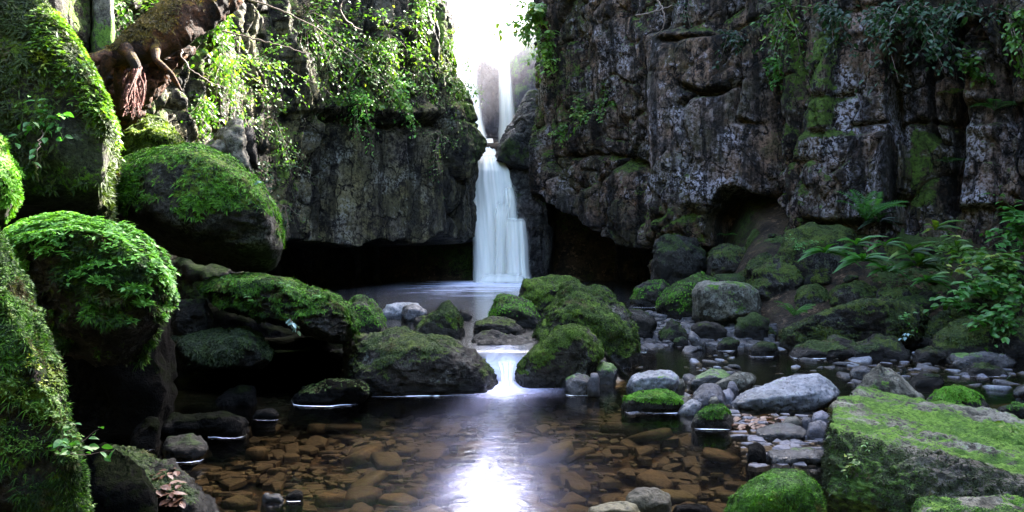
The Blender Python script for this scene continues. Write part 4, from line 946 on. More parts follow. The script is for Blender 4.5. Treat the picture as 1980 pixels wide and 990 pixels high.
sh = [("flat grey stone with pale top at the back left of the right shoal", [(1212, 742), (1222, 725), (1255, 716), (1295, 716), (1312, 728), (1305, 742), (1270, 750), (1225, 752)], 'grey', -0.3, .4, 7.9),
      ("dark angular stone in the back row of the right shoal", [(1328, 742), (1345, 728), (1372, 713), (1400, 718), (1418, 730), (1400, 742), (1350, 746)], 'wet', 0.1, .35, 8.3),
      ("leaf-shaped greenish slate tilted over its neighbours on the shoal", [(1378, 745), (1400, 732), (1430, 718), (1455, 722), (1462, 732), (1440, 746), (1400, 752)], 'slab', -0.5, .3, 8.0),
      ("blue-grey rounded stone left of the pale slab", [(1335, 785), (1340, 758), (1360, 743), (1385, 744), (1402, 760), (1405, 785), (1370, 795)], 'cobble', -0.7, .4, 7.45),
      ("smaller blue-grey stone wedged against the pale slab", [(1385, 775), (1390, 757), (1410, 752), (1420, 765), (1408, 780)], 'cobble', -0.7, .25, 7.6),
      ("angular grey stone in front of the blue-grey rounded one", [(1308, 800), (1318, 785), (1340, 772), (1358, 780), (1352, 800), (1330, 806)], 'grey', -0.4, .25, 7.1),
      ("greenish angular stone touching the moss cushion's right end", [(1295, 795), (1310, 775), (1330, 765), (1340, 775), (1322, 798)], 'slab', -0.2, .2, 7.25),
      ("little round pinkish-white pebble on the blue-grey stone", [(1370, 778), (1374, 768), (1386, 767), (1392, 777), (1382, 784)], 'slab', -0.8, .1, 7.2),
      ("little pale pink pebble behind the moss cushion", [(1303, 748), (1308, 735), (1320, 733), (1325, 744), (1315, 750)], 'slab', -0.8, .1, 7.9),
      ("small lavender shard leaning under the leaf-shaped slate", [(1405, 752), (1410, 737), (1420, 738), (1428, 752), (1415, 758)], 'cobble', -0.8, .12, 7.7),
      ("flat mossy-topped stone left of the great slab, behind the half-sunk bar", [(1455, 850), (1460, 830), (1500, 820), (1540, 822), (1565, 835), (1560, 855), (1500, 860)], 'wet', 0.15, .35, 6.3),
      ("half-sunk dark bar of rock lying left of the great slab", [(1480, 895), (1485, 872), (1530, 866), (1580, 866), (1602, 875), (1600, 902), (1530, 908)], 'wet', 0.1, .3, 5.6),
      ("glossy black knob left of the half-sunk bar", [(1443, 890), (1448, 862), (1465, 855), (1478, 865), (1480, 892), (1460, 898)], 'black', -0.4, .2, 5.6),
      ("blue-grey cobble against the great slab's left corner, uppermost", [(1570, 812), (1574, 800), (1590, 795), (1602, 802), (1603, 816), (1585, 820)], 'cobble', -0.8, .15, 6.5),
      ("blue-grey cobble against the great slab's left corner, lowermost and largest", [(1560, 838), (1565, 818), (1585, 812), (1600, 822), (1600, 842), (1580, 850)], 'cobble', -0.8, .18, 6.2),
      ("pale green cobble above the flat mossy-topped stone", [(1510, 822), (1520, 808), (1540, 806), (1552, 815), (1548, 828), (1525, 828)], 'slab', -0.6, .15, 6.5),
      ("little lavender cobble between pale green cobble and slab corner", [(1550, 815), (1555, 806), (1568, 808), (1570, 818), (1560, 822)], 'cobble', -0.8, .1, 6.5),
      ("pale domed stone just under water at the bottom, right of the glare", [(1208, 985), (1212, 955), (1235, 943), (1270, 943), (1298, 958), (1300, 978), (1260, 990)], 'bed_grey', -0.8, .2, 4.45),
      ("speckled grey stone cut by the bottom border", [(1130, 1005), (1140, 980), (1180, 970), (1230, 975), (1245, 1000)], 'bed_grey', -0.8, .2, 4.2),
      ("wet black stone glinting at the bottom border", [(1298, 1000), (1305, 978), (1330, 972), (1370, 978), (1382, 1000)], 'black', -0.5, .18, 4.25)]
for i, (lb, o_, mt, ms, dp, D_) in enumerate(sh):
    R('shoal_stone', lb, o_, D=D_, depth=dp, mat=mt, moss=ms, sub=5 if np.ptp([p[0] for p in o_]) > 60 else 4, cat='stone', k=26, amp=0.04, tilt=0.35, seed=300 + i, base=0.12)
R('mossy_boulder', "domed boulder at the bottom border fully coated in short green moss", [(1395, 1010), (1410, 970), (1445, 932), (1500, 908), (1545, 908), (1580, 930), (1597, 965), (1605, 1040), (1400, 1040)], D=4.25, depth=.5, mat='mossy', moss=0.8, mossn=0.2, sub=6, tn=22000, tl=0.017, tw=0.0022, amp=0.04, cush=0.02, tilt=0.2, seed=501)
R('mossy_rock', "low mossy ledge in the bottom right corner below the great slab", [(1765, 1010), (1775, 972), (1830, 958), (1900, 968), (2050, 980), (2050, 1040)], D=4.0, depth=.35, mat='slab', moss=0.3, mossn=0.3, sub=5, tn=2000, tl=0.012, tw=0.003, tilt=0.3, seed=505)

# ------------------------------------------------------------------ stones on the stream bed (pieces of the streambed)
rg = np.random.default_rng(5)
def stone_mesh(i, flat, mat):
    r = np.random.default_rng(i)
    n = 8
    a = np.sort(r.random(n) * 2 * np.pi)
    rad = 0.75 + 0.35 * r.random(n)
    top = np.concatenate([np.stack([np.cos(a) * rad * 0.95, np.sin(a) * rad * 0.72, np.full(n, flat * .6)], 1), np.stack([np.cos(a) * rad * 0.80, np.sin(a) * rad * 0.60, np.full(n, flat) * (0.85 + 0.3 * r.random(n))], 1)])
    bot = np.stack([np.cos(a) * rad, np.sin(a) * rad * 0.78, np.full(n, -flat)], 1)
    V = np.concatenate([top, bot])
    bm = bmesh.new()
    for v in V: bm.verts.new(v)
    g = bmesh.ops.convex_hull(bm, input=bm.verts[:])
    bmesh.ops.delete(bm, geom=[v for v in bm.verts if not v.link_faces], context='VERTS')
    bmesh.ops.recalc_face_normals(bm, faces=bm.faces[:])
    me = bpy.data.meshes.new("stone"); bm.to_mesh(me); bm.free()
    me.polygons.foreach_set("use_smooth", [True] * len(me.polygons))
    me.materials.append(mat)
    return me
smesh = [stone_mesh(i, 0.12 + 0.14 * rg.random(), M['bed'] if i % 4 else M['bed_grey']) for i in range(24)]
cmesh = [stone_mesh(100 + i, 0.3, M['cobble'] if i % 3 else M['wet']) for i in range(10)]
def put_stone(me, x, y, z, s, rx, ry, rz):
    o = bpy.data.objects.new("stone", me); COL.objects.link(o)
    o.location = (x, y, z); o.scale = (s, s * (0.7 + 0.5 * rg.random()), s); o.rotation_euler = (rx, ry, rz)
    o.parent = ground
    return o
cand = []
while len(cand) < 4400:
    y = 3.6 + 6.0 * rg.random() ** 1.2; x = -2.6 + 6.2 * rg.random()
    if ground_z(np.array([x]), np.array([y]))[0] > -0.08: continue
    s = 0.028 + 0.11 * rg.random() ** 2.2 if rg.random() > 0.02 else rg.uniform(0.14, 0.24)
    cand.append((x, y, s))
cand.sort(key=lambda t: -t[2] / t[1])
small = []
for i, (x, y, s) in enumerate(cand):
    z = ground_z(np.array([x]), np.array([y]))[0] + 0.02 + 0.05 * rg.random()
    if i < 300:
        put_stone(smesh[i % 24], x, y, z + 0.25 * s, s, rg.normal() * 0.13, rg.normal() * 0.13, rg.random() * 6.28)
    else:
        small.append((x, y, z, s))
def joined_stones(name, lst, meshes, parent, mat):
    VV, FF, n = [], [], 0
    for j, (x, y, z, s) in enumerate(lst):
        me = meshes[j % len(meshes)]
        V = np.array([v.co[:] for v in me.vertices]) * s
        a = rg.random() * 6.28; ca, sa = math.cos(a), math.sin(a)
        V = V @ np.array([[ca, sa, 0], [-sa, ca, 0], [0, 0, 1]]) @ np.array(Matrix.Rotation(rg.normal() * 0.2, 3, 'X'))
        V += (x, y, z)
        for p in me.polygons:
            vs = list(p.vertices)
            for k in range(1, len(vs) - 1): FF.append((n + vs[0], n + vs[k], n + vs[k + 1]))
        VV.append(V); n += len(V)
    return link(name, mesh_np(name, np.concatenate(VV), FF, False, None, mat), parent, kind="stuff")
joined_stones("small_stones", small[:1700], smesh, ground, M['bed'])
joined_stones("small_stones", small[1700:], smesh, ground, M['bed_grey'])
lumps = []
for i in range(7):
    q = np.random.default_rng(60 + i)
    P_ = q.normal(size=(14, 3)); P_ /= np.linalg.norm(P_, axis=1, keepdims=True); P_ *= np.array([1, .8, .62])
    V_, F_ = rock_shape(P_, 4, 14, i)
    N_ = vnormals(V_, F_)
    V_ = V_ + N_ * (0.10 * fbm(V_ * 2.2, 4, i, .6) + 0.03 * ridge(V_ * 7, 3, i))[:, None]
    N_ = vnormals(V_, F_)
    lumps.append(mesh_np("stone", V_, F_, True, {"moss": 0.25 + 0.5 * N_[:, 2] + 0.9 * fbm(V_ * 1.6, 4, 90 + i), "lichen": 0 * V_[:, 0], "wet": 0 * V_[:, 0]}, M['brown_moss'] if i % 3 else M['mossy_dark']))
for i in range(120):
    x = rg.uniform(2.6, 9.0); y = rg.uniform(9.4, 15.8)
    z = ground_z(np.array([x]), np.array([y]))[0]
    if z < 0.02: continue
    put_stone(lumps[i % 7], x, y, z + 0.02, 0.10 + 0.34 * rg.random() ** 1.6, rg.normal() * 0.2, rg.normal() * 0.2, rg.random() * 6.28)
wmesh = [stone_mesh(200 + i, 0.16, M['wet'] if i % 3 else M['grey']) for i in range(9)]
for i in range(170):
    y = rg.uniform(8.3, 13.5); x = rg.uniform(1.5, 6.2)
    if ((x - 3.6) * 4 + (y - 12) * 5.6) / 6.88 > 0.4 or (x < 2.2 and y < 10.5 and rg.random() < .5): continue
    zz_ = 0.28 * float(sst(12.3, 14.9, np.array(y)))
    put_stone(wmesh[i % 9], x, y, zz_ - 0.01, 0.05 + 0.17 * rg.random() ** 2, rg.normal() * 0.22, rg.normal() * 0.22, rg.random() * 6.28)
# riffle and shoal pebbles that stand out of the water
peb = []
for _ in range(480):
    t = rg.random()
    px, py = rg.uniform(1235, 1500), rg.uniform(600, 668)
    zz = 0.3 * (1 - (py - 600) / 75) ** 1.2
    D = (HC - zz) * F / (py - HOR)
    peb.append((*W(px, py, D)[:2], zz - 0.03, 0.05 + 0.14 * rg.random() ** 2))
joined_stones("riffle_pebbles", peb, smesh[:8] + cmesh, ground, M['wet'])
peb = []
for _ in range(420):
    k = rg.integers(0, 4)
    bx = [(1210, 1420, 738, 800), (1420, 1600, 800, 860), (1440, 1600, 845, 900), (1640, 1960, 700, 740)][k]
    px, py = rg.uniform(bx[0], bx[1]), rg.uniform(bx[2], bx[3])
    D = HC * F / (py - HOR)
    peb.append((*W(px, py, D)[:2], -0.015, 0.025 + 0.075 * rg.random() ** 2))
joined_stones("shoal_pebbles", peb, smesh[:8] + cmesh, ground, M['cobble'])

# ------------------------------------------------------------------ foam lines where still water meets stone
def foam_auto(text, px0, px1, wpx, label, zw=0.0, side=0):
    rec = next(r_ for r_ in ROCKS if r_[0]["label"].startswith(text))
    V = rec[1]
    m = (V[:, 2] > zw - 0.03) & (V[:, 2] < zw + 0.035)
    if m.sum() < 10: return
    q = V[m]; qx = 990 + F * q[:, 0] / q[:, 1]; qy = HOR - (zw - HC) * F / q[:, 1]
    bx = np.arange(px0, px1, max(4, (px1 - px0) / 26))
    pts = []
    for a_, b_ in zip(bx[:-1], bx[1:]):
        k = (qx >= a_) & (qx < b_)
        if k.any(): pts.append(((a_ + b_) / 2, qy[k].max() + 1.0))
    if len(pts) < 3: return
    pts = np.array(pts); yy = pts[:, 1].copy()
    for _ in range(2): yy[1:-1] = np.maximum(yy[1:-1], (yy[:-2] + yy[2:]) / 2)
    return foam_line(list(zip(pts[:, 0], yy)), wpx, label, zw + 0.006)

def foam_line(pts, wpx, label, z=0.006):
    pts = np.array(pts, float)
    t = np.linspace(0, len(pts) - 1, len(pts) * 8)
    px, py = np.interp(t, range(len(pts)), pts[:, 0]), np.interp(t, range(len(pts)), pts[:, 1])
    D = (HC - z) * F / (py - HOR)
    C3 = np.stack([(px - 990) / F * D, D, np.full(len(t), z)], 1)
    n = len(t); VV = []
    hw = wpx / F * D.mean() * 0.42
    e = np.sin(np.pi * np.linspace(0.02, 0.98, n)) ** 0.5 * (0.7 + 0.5 * np.abs(fbm(C3 * 9, 2, 3)))
    e = e * (0.15 + sst(-0.12, 0.15, fbm(C3 * 4.3 + 3, 3, 8)))
    for k, (oy, oz) in enumerate([(-2.4, -0.004), (-1, 0.5), (0, 0.8), (1, 0.5), (2.4, -0.004)]):
        V = C3.copy(); V[:, 1] += oy * hw * e; V[:, 2] += oz * hw * 0.8 * e
        VV.append(V)
    V = np.concatenate(VV)
    o = link("foam_line", mesh_np("foam_line", V - C3.mean(0), grid_faces(n, 5), True, None, M['foam']), None, label, "foam", None, None, tuple(C3.mean(0)))
    return o
foam_auto("long dark whale", 712, 955, 3.4, "long white foam line along the foot of the long dark boulder")
foam_line([(708, 766), (716, 758), (728, 756), (742, 761)], 9.0, "bright white blob of foam at the left end of the long dark boulder")
foam_auto("black waterline rock", 560, 700, 2.4, "thin curved white foam line under the black waterline rock")
foam_auto("tiny dark stone edged", 484, 542, 2.2, "white foam line under the tiny dark stone at the left shore")
foam_auto("small black stone with a lavender", 250, 306, 2.4, "lavender foam line at the foot of the small black stone on the left")
foam_auto("flat-topped dark stone", 320, 404, 2.6, "foam line around the flat-topped dark stone by the left shore")
foam_auto("long low black rock", 400, 486, 2.0, "foam line at the right end of the long low black rock")
foam_auto("small dark stone breaking", 552, 587, 1.6, "white ring around the small stone in the near brown water")
foam_auto("low cushion of bright moss", 1205, 1335, 2.4, "white line at the foot of the moss cushion on the shoal")
foam_auto("small tent-shaped", 1338, 1415, 3.0, "white line at the foot of the tent-shaped mossy stone")
foam_auto("mossy squarish stone", 1384, 1428, 2.2, "white curl at the mossy squarish riffle stone")
foam_auto("mossy dome in mid water", 1446, 1500, 2.4, "white ring around the mossy dome below the right bank")
foam_auto("dark mossy waterside rock", 1518, 1600, 2.0, "white line at the left foot of the waterside bank rock")
foam_auto("green mossy waterside slab", 1852, 1962, 2.2, "lavender line along the green waterside slab at the right")
foam_auto("small mossy rock at the right border", 1925, 1985, 2.8, "white curved line of water around the small rock at the right border")
foam_auto("mossy domed rock right", 1790, 1905, 2.2, "faint foam line under the mossy domed rock")
foam_auto("angular grey-green wet", 1092, 1146, 2.6, "white glint at the foot of the angular wet stone")
foam_auto("largest midstream boulder", 1185, 1240, 1.6, "faint white line at the right foot of the largest midstream boulder")
foam_auto("egg-shaped mossy boulder", 1000, 1060, 2.0, "white water line at the left foot of the egg-shaped boulder")
foam_auto("low mossy rock at the mouth", 1215, 1290, 1.8, "white line under the low mossy rock at the cave mouth", 0.29)

# ------------------------------------------------------------------ plants
def leaf_np(L=1.0, Wd=0.4, fold=0.15, droop=0.25, pointed=True):
    xs = [0, 0.25, 0.55, 0.8, 1.0]
    ws = [0.03, 0.8, 1.0, 0.6, 0.0]
    V = []
    for x, wv in zip(xs, ws):
        z = -droop * x * x
        V += [(x * L, wv * Wd / 2, z * L + fold * wv * Wd), (x * L, 0, z * L), (x * L, -wv * Wd / 2, z * L + fold * wv * Wd)]
    Fc = []
    for k in range(4):
        a = k * 3
        Fc += [(a, a + 1, a + 4, a + 3), (a + 1, a + 2, a + 5, a + 4)]
    return np.array(V), np.array(Fc)
LEAF = leaf_np()
LEAF_BROAD = leaf_np(Wd=0.6, droop=0.35)
LEAF_TONGUE = leaf_np(Wd=0.27, droop=0.7, fold=0.3)

def rotm(d, up):
    d = d / np.linalg.norm(d); s = np.cross(up, d); s /= np.linalg.norm(s) + 1e-9; u = np.cross(d, s)
    return np.stack([d, s, u], 0)

def tube(path, rad, nseg=6):
    path = np.asarray(path, float); n = len(path)
    T = np.gradient(path, axis=0); T /= np.linalg.norm(T, axis=1, keepdims=True) + 1e-9
    V = []
    ref = np.array([0.3, 0.2, 1.0])
    for i in range(n):
        a = np.cross(T[i], ref); a /= np.linalg.norm(a); b_ = np.cross(T[i], a)
        for k in range(nseg):
            t = 2 * np.pi * k / nseg
            V.append(path[i] + rad[i] * (a * math.cos(t) + b_ * math.sin(t)))
    Fc = []
    for i in range(n - 1):
        for k in range(nseg):
            Fc.append((i * nseg + k, i * nseg + (k + 1) % nseg, (i + 1) * nseg + (k + 1) % nseg, (i + 1) * nseg + k))
    return np.array(V), np.array(Fc)

_lm = {}
def leaf_mesh(kind, mat):
    if (kind, mat) not in _lm:
        V, Fc = {'leaf': LEAF, 'broad': LEAF_BROAD, 'tongue': LEAF_TONGUE}[kind]
        _lm[(kind, mat)] = mesh_np("leaf", V, Fc, False, None, M[mat])
    return _lm[(kind, mat)]

def place_leaf(parent, loc0, kind, mat, p, d, up, size, name="leaf"):
    o = bpy.data.objects.new(name, leaf_mesh(kind, mat)); COL.objects.link(o)
    R3 = rotm(d, up).T * size
    M4 = Matrix([[*R3[0], p[0] - loc0[0]], [*R3[1], p[1] - loc0[1]], [*R3[2], p[2] - loc0[2]], [0, 0, 0, 1]])
    o.parent = parent
    o.matrix_local = M4
    return o

def spray(name, label, cat, root, dirv, length, nst, nleaf, lsize, mat, seed, kind='leaf', spread=0.5, droop=0.3, single=False, stemr=0.006, stem='twig', flat=0.75, group=None):
    """a plant of nst arching stems with leaves held in flat tiers"""
    r = np.random.default_rng(seed)
    root = np.asarray(root, float)
    e = empty(name, tuple(root), label, cat, group)
    dirv = np.array(dirv, float); dirv /= np.linalg.norm(dirv)
    VV, FF, RR, n = [], [], [], 0
    for s_ in range(nst):
        d = dirv + spread * r.normal(size=3); d /= np.linalg.norm(d)
        L = length * (0.55 + 0.55 * r.random())
        t = np.linspace(0, 1, 9)
        side = r.normal(size=3) * 0.12 * L
        path = root + d * L * t[:, None] + side * (t ** 2)[:, None] + np.array([0, 0, -droop * L]) * (t ** 2)[:, None] + np.array([0, 0, 0.03 * L]) * np.sin(t * 9)[:, None]
        Vt, Ft = tube(path, stemr * (1.1 - 0.85 * t), 5)
        link("stem", mesh_np("stem", Vt - root, Ft, True, None, M[stem]), e)
        for k in range(nleaf):
            u = 0.15 + 0.85 * (k + r.random()) / nleaf
            p = np.array([np.interp(u, t, path[:, j]) for j in range(3)])
            p = p + r.normal(size=3) * np.array([1, 1, 0.45]) * length * 0.07
            a = r.random() * 6.28
            ld = np.array([math.cos(a), math.sin(a), 0.15 * r.normal() - 0.2]) + d * 0.5
            up = np.array([0, 0, 1.0]) * flat + r.normal(size=3) * (1 - flat) + np.array([0, -0.25, 0])
            sz = lsize * (0.6 + 0.7 * r.random())
            if single:
                place_leaf(e, root, kind, mat, p, ld, up, sz)
            else:
                LV, LF = {'leaf': LEAF, 'broad': LEAF_BROAD, 'tongue': LEAF_TONGUE}[kind]
                VV.append(LV @ rotm(ld, up) * sz + p - root); FF.append(LF + n); n += len(LV); RR.append(np.full(len(LV), r.random()))
    if VV:
        link("leaves", mesh_np("leaves", np.concatenate(VV), np.concatenate(FF), False, {"rnd": np.concatenate(RR)}, M[mat]), e, kind="stuff")
    return e

def frond_mesh(L=1.0, npin=16, wmax=0.22, arch=0.35, mat='leaf_mint'):
    V, Fc, n = [], [], 0
    t = np.linspace(0, 1, 12)
    path = np.stack([t * L, 0 * t, arch * L * np.sin(t * 2.3) * 0.6 - 0.25 * L * t ** 2], 1)
    Vt, Ft = tube(path, 0.008 * L * (1.1 - t), 4); V.append(Vt); Fc.append(Ft); n += len(Vt)
    for k in range(npin):
        u = 0.12 + 0.86 * k / npin
        p = np.array([np.interp(u, t, path[:, j]) for j in range(3)])
        wl = wmax * L * math.sin(np.pi * min(1, u * 0.85 + 0.12)) ** 0.7
        for sgn in (-1, 1):
            tip = p + np.array([0.35 * wl, sgn * wl, -0.15 * wl])
            hw = 0.5 * 0.55 * L / npin
            mid = (p + tip) / 2
            V.append(np.array([p, mid + [hw, 0, 0.01 * L], tip, mid - [hw, 0, -0.01 * L]])); Fc.append(np.array([[n, n + 1, n + 2, n + 3]])); n += 4
    return mesh_np("frond", np.concatenate(V), np.concatenate(Fc), False, None, M[mat])

def fern(label, root, nf, L, seed, mat='leaf_mint', up0=0.7, face=(0, -0.4, 0), name="fern", me=None, spreadx=1.0):
    r = np.random.default_rng(seed)
    e = empty(name, tuple(root), label, "fern")
    me = me or frond_mesh(mat=mat)
    for k in range(nf):
        a = 2 * np.pi * (k + 0.3 * r.random()) / nf
        d = np.array([math.cos(a) * spreadx, math.sin(a) * 0.7, up0 * (0.5 + 0.8 * r.random())]) + np.array(face)
        o = bpy.data.objects.new("frond", me); COL.objects.link(o)
        R3 = rotm(d, np.array([0, 0, 1.0]) + np.array([0, -0.3, 0])).T * L * (0.7 + 0.5 * r.random())
        o.parent = e
        o.matrix_local = Matrix([[*R3[0], 0], [*R3[1], 0], [*R3[2], 0], [0, 0, 0, 1]])
    return e

def surf_pt(rock, px, py):
    """the point of a built surface that stands at this place, nearest the camera"""
    V = rock
    D = V[:, 1]; ok = D > 0.5
    qx = 990 + F * V[:, 0] / np.maximum(D, .5); qy = HOR - (V[:, 2] - HC) * F / np.maximum(D, .5)
    s = np.where(ok, np.hypot(qx - px, qy - py), 1e9)
    c = np.where(s < max(12, s.min() * 1.5))[0]
    return V[c[np.argmin(D[c])]]
LV_, RV_ = LC[1], RC[1]

# ferns
fern("bright green shuttlecock fern growing at the foot of the right cliff", surf_pt(RV_, 1630, 428) + np.array([0, -0.7, -0.05]), 11, 0.68, 3, up0=0.9)
fern("small pale green fern at the waterside left of the long low bank boulder", W(1535, 612, 12.4), 8, 0.40, 5, up0=0.6)
fern("mid-green fern on the right cliff face, under the pale lit block", surf_pt(RV_, 1905, 215) + np.array([0, -0.1, 0]), 8, 0.5, 7, mat='leaf_mint', up0=0.2)
fern("small fern clinging to the dark right cliff, left of the upper fern", surf_pt(RV_, 1842, 192) + np.array([0, -0.1, 0]), 6, 0.35, 8, mat='leaf', up0=0.1)
fern("little fern low on the mossy strip of the right cliff", surf_pt(RV_, 1828, 325) + np.array([0, -0.1, 0]), 6, 0.35, 9, mat='leaf', up0=0.1)
fern("tiny bright fern sprouting in the dark arch of the right cliff", surf_pt(RV_, 1400, 455) + np.array([0, -0.5, 0]), 5, 0.24, 10, up0=0.1)
fern("long-fronded fern hanging off the right edge of the leafy hummock", surf_pt(hum[1], 296, 505), 5, 0.10, 11, up0=0.3)
TM = {}
def tongue(label, px, py, D, n, L, seed, mat='leaf'):
    r = np.random.default_rng(seed)
    root = W(px, py, D)
    e = empty("tongue_fern", tuple(root), label, "fern")
    for k in range(n):
        a = np.pi * (0.05 + 0.9 * (k + 0.5 * r.random()) / n)
        d = np.array([math.cos(a), -0.55, 0.75 * math.sin(a)])
        o = place_leaf(e, root, 'tongue', mat, root, d, np.array([0, -0.4, 1.0]), 1.05 * L * (0.7 + 0.5 * r.random()), "frond")
    return e
tongue("hart's-tongue fern at the left of the right bank, under the shuttlecock fern", 1595, 490, 13.3, 7, 0.42, 1, 'leaf_mint')
tongue("upright hart's-tongue fern in the middle of the right bank", 1655, 475, 13.3, 6, 0.40, 2, 'leaf_mint')
tongue("drooping hart's-tongue fern just below the upright one", 1668, 505, 13.0, 8, 0.42, 3, 'leaf_mint')
tongue("small arching hart's-tongue fern right of the upright one", 1712, 475, 13.1, 5, 0.34, 4, 'leaf_mint')
tongue("hart's-tongue fern beside the patch of red dead leaves", 1708, 525, 12.9, 6, 0.34, 5, 'leaf_mint')
tongue("large hart's-tongue fern at the centre right of the bank", 1775, 515, 12.6, 9, 0.46, 6, 'leaf')
tongue("tall narrow hart's-tongue fern left of the large one", 1758, 490, 12.9, 5, 0.40, 7, 'leaf')
tongue("hart's-tongue fern low among ground leaves on the right bank", 1790, 545, 12.3, 7, 0.32, 8, 'leaf_mint')
tongue("yellowing hart's-tongue fern near the cliff foot, right of centre", 1808, 445, 13.2, 6, 0.34, 9, 'leaf_lit')
tongue("dull hart's-tongue fern in the shade of the cliff beside the shuttlecock fern", 1700, 430, 13.9, 7, 0.36, 10, 'leaf_dark')
# broad-leaved shrubs
spray("broadleaf_shrub", "glossy broad-leaved shrub at the right border, largest plant on the bank", "shrub", W(1960, 520, 11.6), (-0.6, -0.6, 0.25), 1.0, 18, 15, 0.16, 'leaf_lit', 31, 'leaf', 0.5, 0.35, True, 0.006, 'stem')
spray("broadleaf_shrub", "blue-green shrub behind the glossy one at the right border", "shrub", W(1990, 445, 12.0), (-0.5, -0.5, 0.35), 0.9, 16, 15, 0.15, 'leaf_mint', 32, 'leaf', 0.5, 0.3, True, 0.006, 'stem')
spray("bramble", "low leafy tangle under the broad-leaved shrub", "shrub", W(1900, 575, 11.4), (-0.1, -0.4, 0.3), 0.85, 14, 14, 0.13, 'leaf_mint', 33, 'broad', 0.6, 0.4, True, 0.004, 'stem')
spray("bramble", "leafy stems hanging towards the water at the right of the bank", "shrub", W(1930, 610, 10.9), (-0.2, -0.5, 0.1), 0.6, 11, 12, 0.11, 'leaf_mint', 34, 'broad', 0.6, 0.5, True, 0.004, 'stem')
spray("ground_plant", "small leafy plant creeping left of the broad-leaved shrub", "plant", W(1860, 490, 12.4), (-0.4, -0.5, 0.2), 0.7, 10, 12, 0.16, 'leaf_lit', 35, 'leaf', 0.5, 0.4, True, 0.004, 'stem')
spray("ground_plant", "small round-leaved plant on the left shoulder of the right bank", "plant", W(1545, 470, 14.0), (0, -0.5, 0.1), 0.5, 6, 9, 0.06, 'leaf_mint', 36, 'broad', 0.6, 0.4, True, 0.003, 'stem')
spray("ground_plant", "sprig of leaves on top of the long low bank boulder", "plant", W(1745, 618, 11.0), (0, -0.5, 0.3), 0.22, 5, 7, 0.06, 'leaf_mint', 37, 'broad', 0.6, 0.3, True, 0.003, 'stem')
spray("ground_plant", "tiny pale-leaved sprig between the two rows of bank rocks", "plant", W(1752, 648, 10.6), (0, -0.5, 0.3), 0.10, 3, 4, 0.07, 'leaf_pale', 38, 'broad', 0.6, 0.3, True, 0.003, 'stem')
spray("ground_plant", "low creeping leaves on the moss at the right of the bank", "plant", W(1850, 590, 11.7), (-0.2, -0.5, 0.1), 0.8, 9, 12, 0.11, 'leaf_mint', 39, 'broad', 0.6, 0.3, True, 0.003, 'stem')
spray("seedling", "bright sprig growing from the dark side of the great slab", "plant", surf_pt(sb[1], 1642, 882) + np.array([0, -0.02, 0]), (-0.1, -0.6, 0.2), 0.10, 5, 5, 0.035, 'leaf_lit', 40, 'leaf', 0.6, 0.6, True, 0.002, 'stem')
spray("seedling", "tiny sprig high on the great slab's dark side", "plant", surf_pt(sb[1], 1668, 850) + np.array([0, -0.02, 0]), (0.1, -0.6, 0.2), 0.06, 3, 4, 0.022, 'leaf_mint', 41, 'leaf', 0.6, 0.6, True, 0.002, 'stem')
spray("grass_tuft", "little tuft of grass on the far corner of the great slab", "grass", W(1958, 842, 5.6), (0, 0, 1), 0.12, 7, 1, 0.10, 'leaf_lit', 42, 'tongue', 0.4, 0.2, True, 0.002, 'stem')
spray("seedling", "young lobed-leaf plant leaning out from the shaggy moss at the lower left", "plant", W(105, 880, 2.75), (0.75, -0.1, 0.65), 0.20, 5, 6, 0.033, 'leaf_mint', 43, 'broad', 0.35, 0.1, True, 0.0013, 'twig', 0.6)
spray("seedling", "pale blue-green sprig dangling below the bright moss shelf", "plant", W(560, 615, 7.5), (0.25, -0.3, -0.7), 0.13, 2, 7, 0.06, 'leaf_pale', 44, 'leaf', 0.15, 0.1, True, 0.003, 'twig', 0.6)
spray("seedling", "lone pale leaf sprig on the bare face of the great grey boulder", "plant", surf_pt(mid_l[1], 498, 350), (0.4, -0.4, 0.4), 0.10, 1, 3, 0.07, 'leaf_pale', 45, 'leaf', 0.15, 0.1, True, 0.002, 'twig', 0.6)
for i, (px, py, lb) in enumerate([(432, 545, "small leafy sprig at the left end of the moss shelf"), (500, 590, "flat pale leaves on the front edge of the moss shelf"), (622, 572, "small white-tipped sprig on the right of the moss shelf"), (560, 555, "clover-like leaves in the middle of the moss shelf")]):
    spray("seedling", lb, "plant", surf_pt(ledge[1], px, py) + np.array([0, -0.03, 0.03]), (0, -0.5, 0.4), 0.12, 3, 4, 0.045, 'leaf_mint', 50 + i, 'leaf', 0.6, 0.3, True, 0.002, 'stem')
spray("hanging_plant", "thin leafy branch reaching into the bright gap from the left cliff", "branch", W(872, 30, 24.4), (0.9, -0.1, -0.25), 1.15, 4, 9, 0.12, 'leaf', 61, 'leaf', 0.22, 0.1, False, 0.012)
spray("seedling", "small leafy plant rooted in the middle of the huge left boulder", "plant", surf_pt(big_l[1], 115, 235) + np.array([0, -0.03, 0]), (0.1, -0.5, 0.1), 0.35, 6, 9, 0.065, 'leaf_mint', 62, 'broad', 0.6, 0.3, True, 0.003, 'stem')
spray("seedling", "small leafy plant lower on the huge left boulder", "plant", surf_pt(big_l[1], 170, 275) + np.array([0, -0.03, 0]), (0.1, -0.5, 0), 0.25, 5, 8, 0.055, 'leaf', 63, 'broad', 0.6, 0.3, True, 0.003, 'stem')
